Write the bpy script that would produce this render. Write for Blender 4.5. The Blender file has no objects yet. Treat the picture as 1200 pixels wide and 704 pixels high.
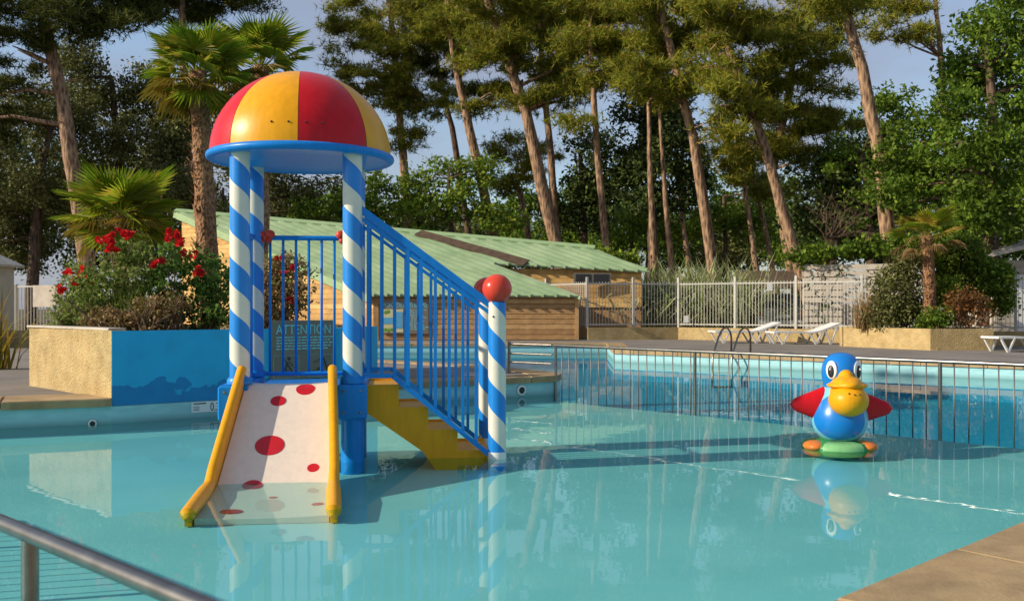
import bpy, bmesh, math, random
import numpy as np
from mathutils import Vector, Matrix, Quaternion

random.seed(7)
RNG = np.random.default_rng(11)
S = bpy.context.scene
COL = S.collection
PI = math.pi
R = math.radians

# ------------------------------------------------------------------ camera
F = 1167.0; CXP = 600.0; HZ = 360.0; CAMH = 1.3
cam_d = bpy.data.cameras.new('camera')
cam = bpy.data.objects.new('camera', cam_d); COL.objects.link(cam)
cam.location = (0, 0, CAMH); cam.rotation_euler = (R(90), 0, 0)
cam_d.sensor_width = 36.0; cam_d.lens = F / 1200 * 36
cam_d.shift_y = 8 / 1200
cam_d.clip_end = 2000
cam_d.dof.use_dof = True; cam_d.dof.focus_distance = 8.8; cam_d.dof.aperture_fstop = 5.6
S.camera = cam

# ------------------------------------------------------------------ sun and sky
SUN_EL = R(26)
tr = Vector((0.962, 0.27, 0)).normalized()            # the way the light travels over the ground
sun_dir = Vector((tr.x * math.cos(SUN_EL), tr.y * math.cos(SUN_EL), -math.sin(SUN_EL)))
sl = bpy.data.lights.new('sun', 'SUN'); sl.energy = 4.4; sl.angle = R(0.55); sl.color = (1.0, 0.89, 0.73)
so = bpy.data.objects.new('sun', sl); COL.objects.link(so)
so.rotation_euler = sun_dir.to_track_quat('-Z', 'Y').to_euler(); so.location = (-30, -10, 25)

W = bpy.data.worlds.new('World'); S.world = W; W.use_nodes = True
wn = W.node_tree.nodes; wl = W.node_tree.links; wn.clear()
wo = wn.new('ShaderNodeOutputWorld'); bg = wn.new('ShaderNodeBackground'); bg.inputs['Strength'].default_value = 0.15
sky = wn.new('ShaderNodeTexSky'); sky.sky_type = 'NISHITA'; sky.sun_disc = False
sky.sun_elevation = SUN_EL; sky.sun_rotation = math.atan2(-tr.x, -tr.y); sky.dust_density = 1.2; sky.ozone_density = 2.0
tc = wn.new('ShaderNodeTexCoord'); mp = wn.new('ShaderNodeMapping'); mp.inputs['Scale'].default_value = (1, 1, 2.6)
nz = wn.new('ShaderNodeTexNoise'); nz.inputs['Scale'].default_value = 2.4; nz.inputs['Detail'].default_value = 7; nz.inputs['Roughness'].default_value = 0.55
cr = wn.new('ShaderNodeValToRGB'); cr.color_ramp.elements[0].position = 0.34; cr.color_ramp.elements[1].position = 0.64
mx = wn.new('ShaderNodeMix'); mx.data_type = 'RGBA'; mx.inputs['B'].default_value = (1.9, 2.05, 2.6, 1)
wl.new(tc.outputs['Generated'], mp.inputs['Vector']); wl.new(mp.outputs['Vector'], nz.inputs['Vector'])
wl.new(nz.outputs['Fac'], cr.inputs['Fac']); wl.new(cr.outputs['Color'], mx.inputs['Factor'])
wl.new(sky.outputs['Color'], mx.inputs['A']); wl.new(mx.outputs['Result'], bg.inputs['Color']); wl.new(bg.outputs['Background'], wo.inputs['Surface'])

S.view_settings.view_transform = 'Standard'; S.view_settings.look = 'None'
S.view_settings.exposure = 0.3; S.view_settings.gamma = 1.0; S.view_settings.use_curve_mapping = False
S.render.engine = 'CYCLES'
S.cycles.use_denoising = True
S.cycles.max_bounces = 10; S.cycles.transparent_max_bounces = 16
S.cycles.caustics_reflective = False; S.cycles.caustics_refractive = False

# ------------------------------------------------------------------ helpers
def P(px, py, d):
    """the point seen at a pixel of the photograph at a given distance"""
    return Vector(((px - CXP) / F * d, d, CAMH - (py - HZ) / F * d))
def PG(px, d, z):
    return Vector(((px - CXP) / F * d, d, z))

def tag(o, label=None, cat=None, group=None, kind=None):
    if label: o['label'] = label
    if cat: o['category'] = cat
    if group: o['group'] = group
    if kind: o['kind'] = kind
    return o
def empty(name, loc, label=None, cat=None, group=None, rz=0.0):
    o = bpy.data.objects.new(name, None); COL.objects.link(o)
    o.location = loc; o.rotation_euler = (0, 0, rz); o.empty_display_size = 0.2
    return tag(o, label, cat, group)
def link(name, me, parent=None, loc=None, rot=None):
    o = bpy.data.objects.new(name, me); COL.objects.link(o)
    if parent: o.parent = parent
    if loc is not None: o.location = loc
    if rot is not None: o.rotation_euler = rot
    return o

class MB:
    def __init__(s): s.v = []; s.f = []; s.m = []; s.mi = 0
    def add(s, vs, fs):
        b = len(s.v); s.v += [Vector(v) for v in vs]; s.f += [tuple(i + b for i in f) for f in fs]; s.m += [s.mi] * len(fs)
        return s
    def box(s, c, size, rz=0.0, bev=0.0):
        sx, sy, sz = [k / 2 for k in size]
        q = Matrix.Rotation(rz, 3, 'Z'); c = Vector(c)
        if bev <= 0:
            vs = [c + q @ Vector((x, y, z)) for z in (-sz, sz) for x, y in ((-sx, -sy), (sx, -sy), (sx, sy), (-sx, sy))]
            return s.add(vs, [(3, 2, 1, 0), (4, 5, 6, 7), (0, 1, 5, 4), (1, 2, 6, 5), (2, 3, 7, 6), (3, 0, 4, 7)])
        b = bev; rings = []
        for z, k in ((-sz, b), (-sz + b, 0), (sz - b, 0), (sz, b)):
            x, y = sx - k, sy - k; e = b * 0.6
            rings.append([c + q @ Vector((a, bb, z)) for a, bb in ((-x + e, -y), (x - e, -y), (x, -y + e), (x, y - e), (x - e, y), (-x + e, y), (-x, y - e), (-x, -y + e))])
        vs = [v for r in rings for v in r]; fs = [tuple(range(7, -1, -1)), tuple(range(24, 32))]
        for j in range(3):
            for i in range(8):
                fs.append((j * 8 + i, j * 8 + (i + 1) % 8, j * 8 + 8 + (i + 1) % 8, j * 8 + 8 + i))
        return s.add(vs, fs)
    def beam(s, p0, p1, w, h, up=(0, 0, 1)):
        p0 = Vector(p0); p1 = Vector(p1); t = (p1 - p0).normalized(); a = t.cross(Vector(up))
        if a.length < 1e-4: a = t.cross(Vector((0, 1, 0)))
        a.normalize(); b = a.cross(t)
        vs = [p + a * (i * w / 2) + b * (j * h / 2) for p in (p0, p1) for i, j in ((-1, -1), (1, -1), (1, 1), (-1, 1))]
        return s.add(vs, [(0, 1, 2, 3), (7, 6, 5, 4), (0, 4, 5, 1), (1, 5, 6, 2), (2, 6, 7, 3), (3, 7, 4, 0)])
    def tube(s, pts, rad, n=8, cap=True, jit=0.0):
        pts = [Vector(p) for p in pts]
        if not hasattr(rad, '__len__'): rad = [rad] * len(pts)
        vs = []; a = None
        for i, p in enumerate(pts):
            t = (pts[min(i + 1, len(pts) - 1)] - pts[max(i - 1, 0)]).normalized()
            if a is None:
                a = t.cross(Vector((0, 0, 1)))
                if a.length < 1e-3: a = Vector((1, 0, 0))
            a = (a - t * a.dot(t)).normalized(); b = t.cross(a)
            for k in range(n):
                w = 2 * PI * k / n; r = rad[i] * (1 + random.uniform(-jit, jit))
                vs.append(p + (a * math.cos(w) + b * math.sin(w)) * r)
        fs = []
        for i in range(len(pts) - 1):
            for k in range(n):
                fs.append((i * n + k, i * n + (k + 1) % n, i * n + n + (k + 1) % n, i * n + n + k))
        if cap:
            fs.append(tuple(range(n - 1, -1, -1))); fs.append(tuple(range((len(pts) - 1) * n, len(pts) * n)))
        return s.add(vs, fs)
    def lathe(s, prof, n=32, c=(0, 0, 0), a0=0.0, a1=2 * PI, sx=1.0, sy=1.0):
        c = Vector(c); full = abs(a1 - a0 - 2 * PI) < 1e-6; m = n if full else n + 1
        vs = [c + Vector((r * math.cos(a0 + (a1 - a0) * k / n) * sx, r * math.sin(a0 + (a1 - a0) * k / n) * sy, z)) for r, z in prof for k in range(m)]
        fs = []
        for j in range(len(prof) - 1):
            for k in range(n):
                k2 = (k + 1) % m
                fs.append((j * m + k, j * m + k2, j * m + m + k2, j * m + m + k))
        return s.add(vs, fs)
    def ball(s, c, r, n=16, m=10):
        if not hasattr(r, '__len__'): r = (r, r, r)
        c = Vector(c); vs = []; fs = []
        for j in range(m + 1):
            t = PI * j / m
            for k in range(n):
                w = 2 * PI * k / n
                vs.append(c + Vector((r[0] * math.sin(t) * math.cos(w), r[1] * math.sin(t) * math.sin(w), -r[2] * math.cos(t))))
        for j in range(m):
            for k in range(n):
                fs.append((j * n + k, j * n + (k + 1) % n, j * n + n + (k + 1) % n, j * n + n + k))
        return s.add(vs, fs)
    def prism(s, poly, z0, z1):
        n = len(poly)
        area = sum(poly[i][0] * poly[(i + 1) % n][1] - poly[(i + 1) % n][0] * poly[i][1] for i in range(n))
        if area < 0: poly = poly[::-1]
        vs = [Vector((p[0], p[1], z0)) for p in poly] + [Vector((p[0], p[1], z1)) for p in poly]
        fs = [tuple(range(n - 1, -1, -1)), tuple(range(n, 2 * n))] + [(i, (i + 1) % n, n + (i + 1) % n, n + i) for i in range(n)]
        return s.add(vs, fs)
    def slab(s, poly3, nrm, th):
        """a flat polygon in space given thickness th along -nrm"""
        n = len(poly3); nrm = Vector(nrm).normalized(); vs = [Vector(p) for p in poly3] + [Vector(p) - nrm * th for p in poly3]
        fs = [tuple(range(n)), tuple(range(2 * n - 1, n - 1, -1))] + [(i, n + i, n + (i + 1) % n, (i + 1) % n) for i in range(n)]
        return s.add(vs, fs)
    def mesh(s, name, mat, smooth=False, origin=(0, 0, 0)):
        o = Vector(origin); me = bpy.data.meshes.new(name)
        me.from_pydata([v - o for v in s.v], [], s.f)
        for m in (mat if isinstance(mat, (list, tuple)) else [mat]): me.materials.append(m)
        if any(s.m): me.polygons.foreach_set('material_index', s.m)
        bm = bmesh.new(); bm.from_mesh(me)
        bmesh.ops.remove_doubles(bm, verts=bm.verts, dist=1e-5)
        bmesh.ops.recalc_face_normals(bm, faces=bm.faces); bm.to_mesh(me); bm.free()
        if smooth:
            me.polygons.foreach_set('use_smooth', [True] * len(me.polygons))
            if smooth is not True: me.set_sharp_from_angle(angle=R(smooth))
        me.update(); return me
    def build(s, name, mat, parent=None, smooth=False, origin=None):
        if origin is None: origin = tuple(parent.location) if parent else (0, 0, 0)
        return link(name, s.mesh(name, mat, smooth, origin), parent)

def np_mesh(name, verts, k, mat, smooth=False):
    """many separate k-gons, verts (n*k, 3)"""
    verts = np.ascontiguousarray(verts, dtype=np.float32); nv = len(verts); nf = nv // k
    me = bpy.data.meshes.new(name)
    me.vertices.add(nv); me.vertices.foreach_set('co', verts.ravel())
    me.loops.add(nv); me.loops.foreach_set('vertex_index', np.arange(nv, dtype=np.int32))
    me.polygons.add(nf); me.polygons.foreach_set('loop_start', np.arange(0, nv, k, dtype=np.int32))
    me.update(calc_edges=True); me.materials.append(mat)
    return me

# ------------------------------------------------------------------ materials
def new_mat(name):
    m = bpy.data.materials.new(name); m.use_nodes = True
    nt = m.node_tree; b = nt.nodes['Principled BSDF']
    return m, nt, b
def solid(name, col, rough=0.5, var=0.12, scale=6.0, bump=0.0, bscale=40.0, metal=0.0, coat=0.0, col2=None, dist=0.02, spec=0.5, detail=5):
    m, nt, b = new_mat(name); L = nt.links; N = nt.nodes
    tcn = N.new('ShaderNodeTexCoord'); n1 = N.new('ShaderNodeTexNoise')
    n1.inputs['Scale'].default_value = scale; n1.inputs['Detail'].default_value = detail; n1.inputs['Roughness'].default_value = 0.6
    L.new(tcn.outputs['Object'], n1.inputs['Vector'])
    rp = N.new('ShaderNodeValToRGB'); rp.color_ramp.elements[0].position = 0.3; rp.color_ramp.elements[1].position = 0.7
    c = Vector(col[:3]); c2 = Vector(col2) if col2 else c * (1 + var)
    rp.color_ramp.elements[0].color = (*(c * (1 - var) if not col2 else c), 1); rp.color_ramp.elements[1].color = (*c2, 1)
    L.new(n1.outputs['Fac'], rp.inputs['Fac']); L.new(rp.outputs['Color'], b.inputs['Base Color'])
    b.inputs['Roughness'].default_value = rough; b.inputs['Metallic'].default_value = metal
    b.inputs['Coat Weight'].default_value = coat; b.inputs['Coat Roughness'].default_value = 0.12
    b.inputs['Specular IOR Level'].default_value = spec
    if bump:
        n2 = N.new('ShaderNodeTexNoise'); n2.inputs['Scale'].default_value = bscale; n2.inputs['Detail'].default_value = 4
        L.new(tcn.outputs['Object'], n2.inputs['Vector'])
        bp = N.new('ShaderNodeBump'); bp.inputs['Strength'].default_value = bump; bp.inputs['Distance'].default_value = dist
        L.new(n2.outputs['Fac'], bp.inputs['Height']); L.new(bp.outputs['Normal'], b.inputs['Normal'])
    return m
def paint(name, col, rough=0.32, wear=0.10):
    """glossy weathered gelcoat: faint streaks and dirt"""
    m, nt, b = new_mat(name); L = nt.links; N = nt.nodes
    tcn = N.new('ShaderNodeTexCoord'); mpn = N.new('ShaderNodeMapping'); mpn.inputs['Scale'].default_value = (9, 9, 1.6)
    n1 = N.new('ShaderNodeTexNoise'); n1.inputs['Scale'].default_value = 2.2; n1.inputs['Detail'].default_value = 8; n1.inputs['Roughness'].default_value = 0.65
    L.new(tcn.outputs['Object'], mpn.inputs['Vector']); L.new(mpn.outputs['Vector'], n1.inputs['Vector'])
    rp = N.new('ShaderNodeValToRGB'); c = Vector(col)
    rp.color_ramp.elements[0].position = 0.28; rp.color_ramp.elements[0].color = (*(c * (1 - wear * 1.6)), 1)
    rp.color_ramp.elements[1].position = 0.62; rp.color_ramp.elements[1].color = (*c, 1)
    e = rp.color_ramp.elements.new(0.85); e.color = (*(c * 0.95 + Vector((0.025, 0.023, 0.02))), 1)
    L.new(n1.outputs['Fac'], rp.inputs['Fac'])
    mp3 = N.new('ShaderNodeMapping'); mp3.inputs['Scale'].default_value = (30, 30, 5); n3 = N.new('ShaderNodeTexNoise'); n3.inputs['Scale'].default_value = 1.6; n3.inputs['Detail'].default_value = 9; n3.inputs['Roughness'].default_value = 0.75
    L.new(tcn.outputs['Object'], mp3.inputs['Vector']); L.new(mp3.outputs['Vector'], n3.inputs['Vector'])
    r3 = N.new('ShaderNodeMapRange'); r3.inputs['From Min'].default_value = 0.60; r3.inputs['From Max'].default_value = 0.78; r3.inputs['To Max'].default_value = 0.35
    L.new(n3.outputs['Fac'], r3.inputs['Value'])
    mx3 = N.new('ShaderNodeMix'); mx3.data_type = 'RGBA'; mx3.inputs['B'].default_value = (*(c * 0.55 + Vector((0.10, 0.095, 0.085))), 1)
    L.new(r3.outputs['Result'], mx3.inputs['Factor']); L.new(rp.outputs['Color'], mx3.inputs['A']); L.new(mx3.outputs['Result'], b.inputs['Base Color'])
    mr = N.new('ShaderNodeMapRange'); mr.inputs['To Min'].default_value = rough * 0.75; mr.inputs['To Max'].default_value = rough * 1.5
    L.new(n1.outputs['Fac'], mr.inputs['Value']); L.new(mr.outputs['Result'], b.inputs['Roughness'])
    b.inputs['Specular IOR Level'].default_value = 0.28
    n2 = N.new('ShaderNodeTexNoise'); n2.inputs['Scale'].default_value = 14; bp = N.new('ShaderNodeBump')
    bp.inputs['Strength'].default_value = 0.05; bp.inputs['Distance'].default_value = 0.01
    L.new(tcn.outputs['Object'], n2.inputs['Vector']); L.new(n2.outputs['Fac'], bp.inputs['Height']); L.new(bp.outputs['Normal'], b.inputs['Normal'])
    return m
def leaf_mat(name, cols, trans=0.3, rough=0.55):
    m, nt, b = new_mat(name); L = nt.links; N = nt.nodes
    g = N.new('ShaderNodeNewGeometry'); rp = N.new('ShaderNodeValToRGB'); el = rp.color_ramp.elements
    el[0].position = 0; el[0].color = (*cols[0], 1); el[1].position = 1; el[1].color = (*cols[-1], 1)
    for i in range(1, len(cols) - 1):
        e = el.new(i / (len(cols) - 1)); e.color = (*cols[i], 1)
    L.new(g.outputs['Random Per Island'], rp.inputs['Fac'])
    tcn = N.new('ShaderNodeTexCoord'); n1 = N.new('ShaderNodeTexNoise'); n1.inputs['Scale'].default_value = 0.7; n1.inputs['Detail'].default_value = 3
    L.new(tcn.outputs['Object'], n1.inputs['Vector'])
    mr = N.new('ShaderNodeMapRange'); mr.inputs['From Min'].default_value = 0.3; mr.inputs['From Max'].default_value = 0.7
    mr.inputs['To Min'].default_value = 0.6; mr.inputs['To Max'].default_value = 1.35
    L.new(n1.outputs['Fac'], mr.inputs['Value'])
    hs = N.new('ShaderNodeHueSaturation'); L.new(rp.outputs['Color'], hs.inputs['Color']); L.new(mr.outputs['Result'], hs.inputs['Value'])
    L.new(hs.outputs['Color'], b.inputs['Base Color']); b.inputs['Roughness'].default_value = rough; b.inputs['Specular IOR Level'].default_value = 0.12
    t = N.new('ShaderNodeBsdfTranslucent'); L.new(hs.outputs['Color'], t.inputs['Color'])
    mxs = N.new('ShaderNodeMixShader'); mxs.inputs['Fac'].default_value = trans
    L.new(b.outputs['BSDF'], mxs.inputs[1]); L.new(t.outputs['BSDF'], mxs.inputs[2])
    L.new(mxs.outputs['Shader'], N['Material Output'].inputs['Surface'])
    return m
def bark_mat(name, c1, c2, sc=(5, 5, 1.2)):
    m, nt, b = new_mat(name); L = nt.links; N = nt.nodes
    tcn = N.new('ShaderNodeTexCoord'); mpn = N.new('ShaderNodeMapping'); mpn.inputs['Scale'].default_value = sc
    v = N.new('ShaderNodeTexVoronoi'); v.inputs['Scale'].default_value = 2.0; n1 = N.new('ShaderNodeTexNoise'); n1.inputs['Scale'].default_value = 3; n1.inputs['Detail'].default_value = 8
    L.new(tcn.outputs['Object'], mpn.inputs['Vector']); L.new(mpn.outputs['Vector'], v.inputs['Vector']); L.new(mpn.outputs['Vector'], n1.inputs['Vector'])
    ml = N.new('ShaderNodeMath'); ml.operation = 'MULTIPLY'; L.new(v.outputs['Distance'], ml.inputs[0]); L.new(n1.outputs['Fac'], ml.inputs[1])
    rp = N.new('ShaderNodeValToRGB'); rp.color_ramp.elements[0].position = 0.05; rp.color_ramp.elements[0].color = (*c1, 1)
    rp.color_ramp.elements[1].position = 0.4; rp.color_ramp.elements[1].color = (*c2, 1)
    L.new(ml.outputs[0], rp.inputs['Fac']); L.new(rp.outputs['Color'], b.inputs['Base Color']); b.inputs['Roughness'].default_value = 0.95
    bp = N.new('ShaderNodeBump'); bp.inputs['Strength'].default_value = 0.9; bp.inputs['Distance'].default_value = 0.05
    L.new(ml.outputs[0], bp.inputs['Height']); L.new(bp.outputs['Normal'], b.inputs['Normal'])
    return m
def stripe_mat(name, ca, cb, period, z_off=0.0):
    """one painted helix on a post (object z and angle)"""
    m, nt, b = new_mat(name); L = nt.links; N = nt.nodes
    tcn = N.new('ShaderNodeTexCoord'); sp = N.new('ShaderNodeSeparateXYZ'); L.new(tcn.outputs['Object'], sp.inputs[0])
    def mth(op, a, bb=None):
        n = N.new('ShaderNodeMath'); n.operation = op
        for i, x in enumerate((a, bb)):
            if x is None: continue
            if isinstance(x, (int, float)): n.inputs[i].default_value = x
            else: L.new(x, n.inputs[i])
        return n.outputs[0]
    at = mth('ARCTAN2', sp.outputs['Y'], sp.outputs['X'])
    u = mth('ADD', mth('DIVIDE', mth('ADD', sp.outputs['Z'], z_off), period), mth('DIVIDE', at, 2 * PI))
    fr = mth('FRACT', u); st = mth('GREATER_THAN', fr, 0.5)
    n1 = N.new('ShaderNodeTexNoise'); n1.inputs['Scale'].default_value = 9; n1.inputs['Detail'].default_value = 6; L.new(tcn.outputs['Object'], n1.inputs['Vector'])
    mixc = N.new('ShaderNodeMix'); mixc.data_type = 'RGBA'; mixc.inputs['A'].default_value = (*ca, 1); mixc.inputs['B'].default_value = (*cb, 1)
    L.new(st, mixc.inputs['Factor'])
    hs = N.new('ShaderNodeHueSaturation'); mr = N.new('ShaderNodeMapRange'); mr.inputs['To Min'].default_value = 0.86; mr.inputs['To Max'].default_value = 1.1
    L.new(n1.outputs['Fac'], mr.inputs['Value']); L.new(mr.outputs['Result'], hs.inputs['Value']); L.new(mixc.outputs['Result'], hs.inputs['Color'])
    L.new(hs.outputs['Color'], b.inputs['Base Color']); b.inputs['Roughness'].default_value = 0.33
    return m

BLUE = (0.006, 0.22, 0.66); YEL = (0.82, 0.36, 0.004); RED = (0.60, 0.006, 0.012); CREAM = (0.74, 0.70, 0.58)
M = {}
M['blue'] = paint('blue_gelcoat', BLUE); M['yellow'] = paint('yellow_gelcoat', YEL); M['red'] = paint('red_gelcoat', RED, 0.28)
M['coral'] = paint('coral_plastic', (0.70, 0.065, 0.035), 0.25); M['dot'] = solid('dot_red', (0.52, 0.012, 0.015), 0.35, 0.1)
M['slide'] = paint('slide_cream', (0.80, 0.68, 0.55), 0.3, 0.06)
M['stripe'] = stripe_mat('post_stripes', CREAM, BLUE, 0.43)
M['stripe2'] = stripe_mat('post_stripes_low', CREAM, BLUE, 0.46, 0.1)
M['underside'] = paint('underside_blue', (0.012, 0.27, 0.68), 0.3, 0.08)
M['steel'] = solid('stainless', (0.24, 0.22, 0.195), 0.34, 0.25, 9, metal=1.0)
M['steel_dark'] = solid('stainless_bar', (0.20, 0.185, 0.17), 0.5, 0.1, 12, metal=0.8)
M['black'] = solid('black_rubber', (0.012, 0.012, 0.013), 0.4)
M['white'] = solid('white_plastic', (0.78, 0.77, 0.72), 0.42, 0.06, 5)
M['fence'] = solid('fence_white', (0.48, 0.46, 0.40), 0.5, 0.08, 4)
M['stucco'] = solid('tan_stucco', (0.46, 0.32, 0.13), 0.95, 0.16, 5, bump=1.0, bscale=34, dist=0.03, col2=(0.60, 0.45, 0.21))
M['coping'] = solid('coping_stone', (0.36, 0.235, 0.105), 0.85, 0.2, 3.5, bump=0.35, bscale=60, dist=0.008, col2=(0.48, 0.335, 0.165), detail=9)
def stain(m, amount=0.5, scale=1.3):
    nt = m.node_tree; N = nt.nodes; L = nt.links; b = N['Principled BSDF']; src = b.inputs['Base Color'].links[0].from_socket
    g = N.new('ShaderNodeNewGeometry'); n1 = N.new('ShaderNodeTexNoise'); n1.inputs['Scale'].default_value = scale; n1.inputs['Detail'].default_value = 10; n1.inputs['Roughness'].default_value = 0.7
    L.new(g.outputs['Position'], n1.inputs['Vector']); mr = N.new('ShaderNodeMapRange'); mr.inputs['From Min'].default_value = 0.42; mr.inputs['From Max'].default_value = 0.68; mr.inputs['To Min'].default_value = 1.0; mr.inputs['To Max'].default_value = 1 - amount
    L.new(n1.outputs['Fac'], mr.inputs['Value']); hs = N.new('ShaderNodeHueSaturation'); L.new(src, hs.inputs['Color']); L.new(mr.outputs['Result'], hs.inputs['Value']); L.new(hs.outputs['Color'], b.inputs['Base Color'])
stain(M['coping'], .45, 1.6); stain(M['stucco'], .3, 2.2)
M['asphalt'] = solid('deck', (0.13, 0.115, 0.11), 0.9, 0.3, 1.6, bump=0.4, bscale=90, dist=0.01, col2=(0.21, 0.185, 0.165), detail=10)
M['soil'] = solid('soil', (0.06, 0.04, 0.025), 1.0, 0.4, 8, bump=1, bscale=25, dist=0.05)
M['sign'] = solid('sign_brown', (0.17, 0.145, 0.11), 0.6, 0.15, 4)
M['sign_text'] = solid('sign_text_blue', (0.20, 0.55, 0.60), 0.5)
M['sign_ink'] = solid('sign_ink', (0.02, 0.035, 0.04), 0.5)
M['map_bg'] = solid('map_cream', (0.56, 0.52, 0.28), 0.6); M['map_blue'] = solid('map_blue', (0.08, 0.33, 0.55), 0.6); M['map_green'] = solid('map_green', (0.13, 0.26, 0.03), 0.6)
M['dark_pane'] = solid('window_dark', (0.015, 0.015, 0.017), 0.1)  # near-black glossy colour of the window panes
for k, (c, v) in enumerate((((0.60, 0.35, 0.105), .22), ((0.68, 0.42, 0.14), .2), ((0.52, 0.29, 0.085), .25))):
    M['wood%d' % k] = solid('pine_board_%d' % k, c, 0.75, v, 3.0, bump=0.3, bscale=18)
for k, c in enumerate(((0.42, 0.24, 0.095), (0.50, 0.30, 0.125), (0.36, 0.20, 0.08))):
    M['brown%d' % k] = solid('brown_board_%d' % k, c, 0.8, 0.25, 3.5, bump=0.35, bscale=18)
M['roof'] = solid('green_roof', (0.21, 0.31, 0.16), 0.5, 0.2, 1.1, col2=(0.36, 0.46, 0.27), detail=9)
M['litter'] = solid('leaf_litter', (0.09, 0.055, 0.03), 0.95, 0.4, 5)
M['fascia'] = solid('green_fascia', (0.30, 0.42, 0.20), 0.5, 0.1)
M['greywood'] = solid('grey_board', (0.42, 0.36, 0.28), 0.85, 0.25, 3, bump=0.3, bscale=20, col2=(0.58, 0.52, 0.43))
M['creamwood'] = solid('cream_board', (0.45, 0.40, 0.30), 0.7, 0.12, 3)
M['pine_bark'] = bark_mat('pine_bark', (0.07, 0.035, 0.02), (0.42, 0.26, 0.15))
M['dark_bark'] = bark_mat('dark_bark', (0.03, 0.02, 0.013), (0.16, 0.10, 0.06))
M['palm_bark'] = bark_mat('palm_fibre', (0.09, 0.04, 0.02), (0.42, 0.22, 0.10), (14, 14, 8))
M['needle'] = leaf_mat('pine_needles', [(0.07, 0.105, 0.014), (0.20, 0.24, 0.026), (0.35, 0.355, 0.038), (0.42, 0.29, 0.05)], 0.45)
M['needle_dark'] = leaf_mat('dark_pine_needles', [(0.03, 0.045, 0.012), (0.085, 0.105, 0.02), (0.16, 0.16, 0.03)], 0.35)
M['holm'] = leaf_mat('holm_oak_leaves', [(0.069, 0.0805, 0.0207), (0.1495, 0.161, 0.046), (0.253, 0.2415, 0.0862)], 0.25)
M['holm_dark'] = leaf_mat('dark_oak_leaves', [(0.026, 0.0455, 0.013), (0.0715, 0.104, 0.026), (0.143, 0.1755, 0.0455)], 0.2)
M['oak'] = leaf_mat('green_oak_leaves', [(0.0517, 0.0978, 0.0115), (0.115, 0.1955, 0.0207), (0.23, 0.3105, 0.0345)], 0.4)
M['lime'] = leaf_mat('yellow_green_leaves', [(0.09, 0.165, 0.018), (0.18, 0.285, 0.03), (0.315, 0.36, 0.045)], 0.4)
M['rose_leaf'] = leaf_mat('rose_leaves', [(0.084, 0.144, 0.024), (0.204, 0.282, 0.054), (0.384, 0.408, 0.12)], 0.4)
M['rose_green'] = leaf_mat('rose_green_leaves', [(0.0562, 0.125, 0.0225), (0.125, 0.2375, 0.0375), (0.25, 0.3625, 0.075)], 0.35)
M['dry'] = leaf_mat('dry_leaves', [(0.18, 0.11, 0.045), (0.32, 0.21, 0.08), (0.44, 0.31, 0.14)], 0.3)
M['rust'] = leaf_mat('rust_leaves', [(0.13, 0.05, 0.02), (0.26, 0.11, 0.035), (0.20, 0.14, 0.05)], 0.3)
M['frond'] = leaf_mat('palm_frond', [(0.12, 0.22, 0.015), (0.25, 0.37, 0.02), (0.42, 0.45, 0.035), (0.52, 0.38, 0.05)], 0.5, 0.4)
M['frond_gold'] = leaf_mat('palm_frond_gold', [(0.16, 0.15, 0.02), (0.34, 0.26, 0.03), (0.36, 0.20, 0.04)], 0.35, 0.4)
M['reed'] = leaf_mat('reed_blades', [(0.207, 0.276, 0.069), (0.46, 0.4945, 0.207), (0.69, 0.667, 0.414)], 0.4)
M['grass'] = leaf_mat('grass_blades', [(0.06, 0.12, 0.015), (0.14, 0.21, 0.03), (0.22, 0.24, 0.05)], 0.35)
M['petal'] = leaf_mat('rose_petals', [(0.50, 0.008, 0.012), (0.68, 0.015, 0.02), (0.75, 0.05, 0.04)], 0.25)
M['stem'] = solid('dry_stem', (0.20, 0.13, 0.07), 0.9, 0.3)

def pool_paint():
    m, nt, b = new_mat('pool_liner'); L = nt.links; N = nt.nodes
    tcn = N.new('ShaderNodeTexCoord'); n1 = N.new('ShaderNodeTexNoise'); n1.inputs['Scale'].default_value = 0.9; n1.inputs['Detail'].default_value = 9
    L.new(tcn.outputs['Object'], n1.inputs['Vector']); rp = N.new('ShaderNodeValToRGB')
    rp.color_ramp.elements[0].position = 0.3; rp.color_ramp.elements[0].color = (0.27, 0.56, 0.56, 1)
    rp.color_ramp.elements[1].position = 0.7; rp.color_ramp.elements[1].color = (0.34, 0.64, 0.635, 1)
    L.new(n1.outputs['Fac'], rp.inputs['Fac']); L.new(rp.outputs['Color'], b.inputs['Base Color']); b.inputs['Roughness'].default_value = 0.6
    return m
M['liner'] = pool_paint()
M['deep'] = solid('deep_liner', (0.012, 0.34, 0.54), 0.6, 0.08, 1.2)
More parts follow.
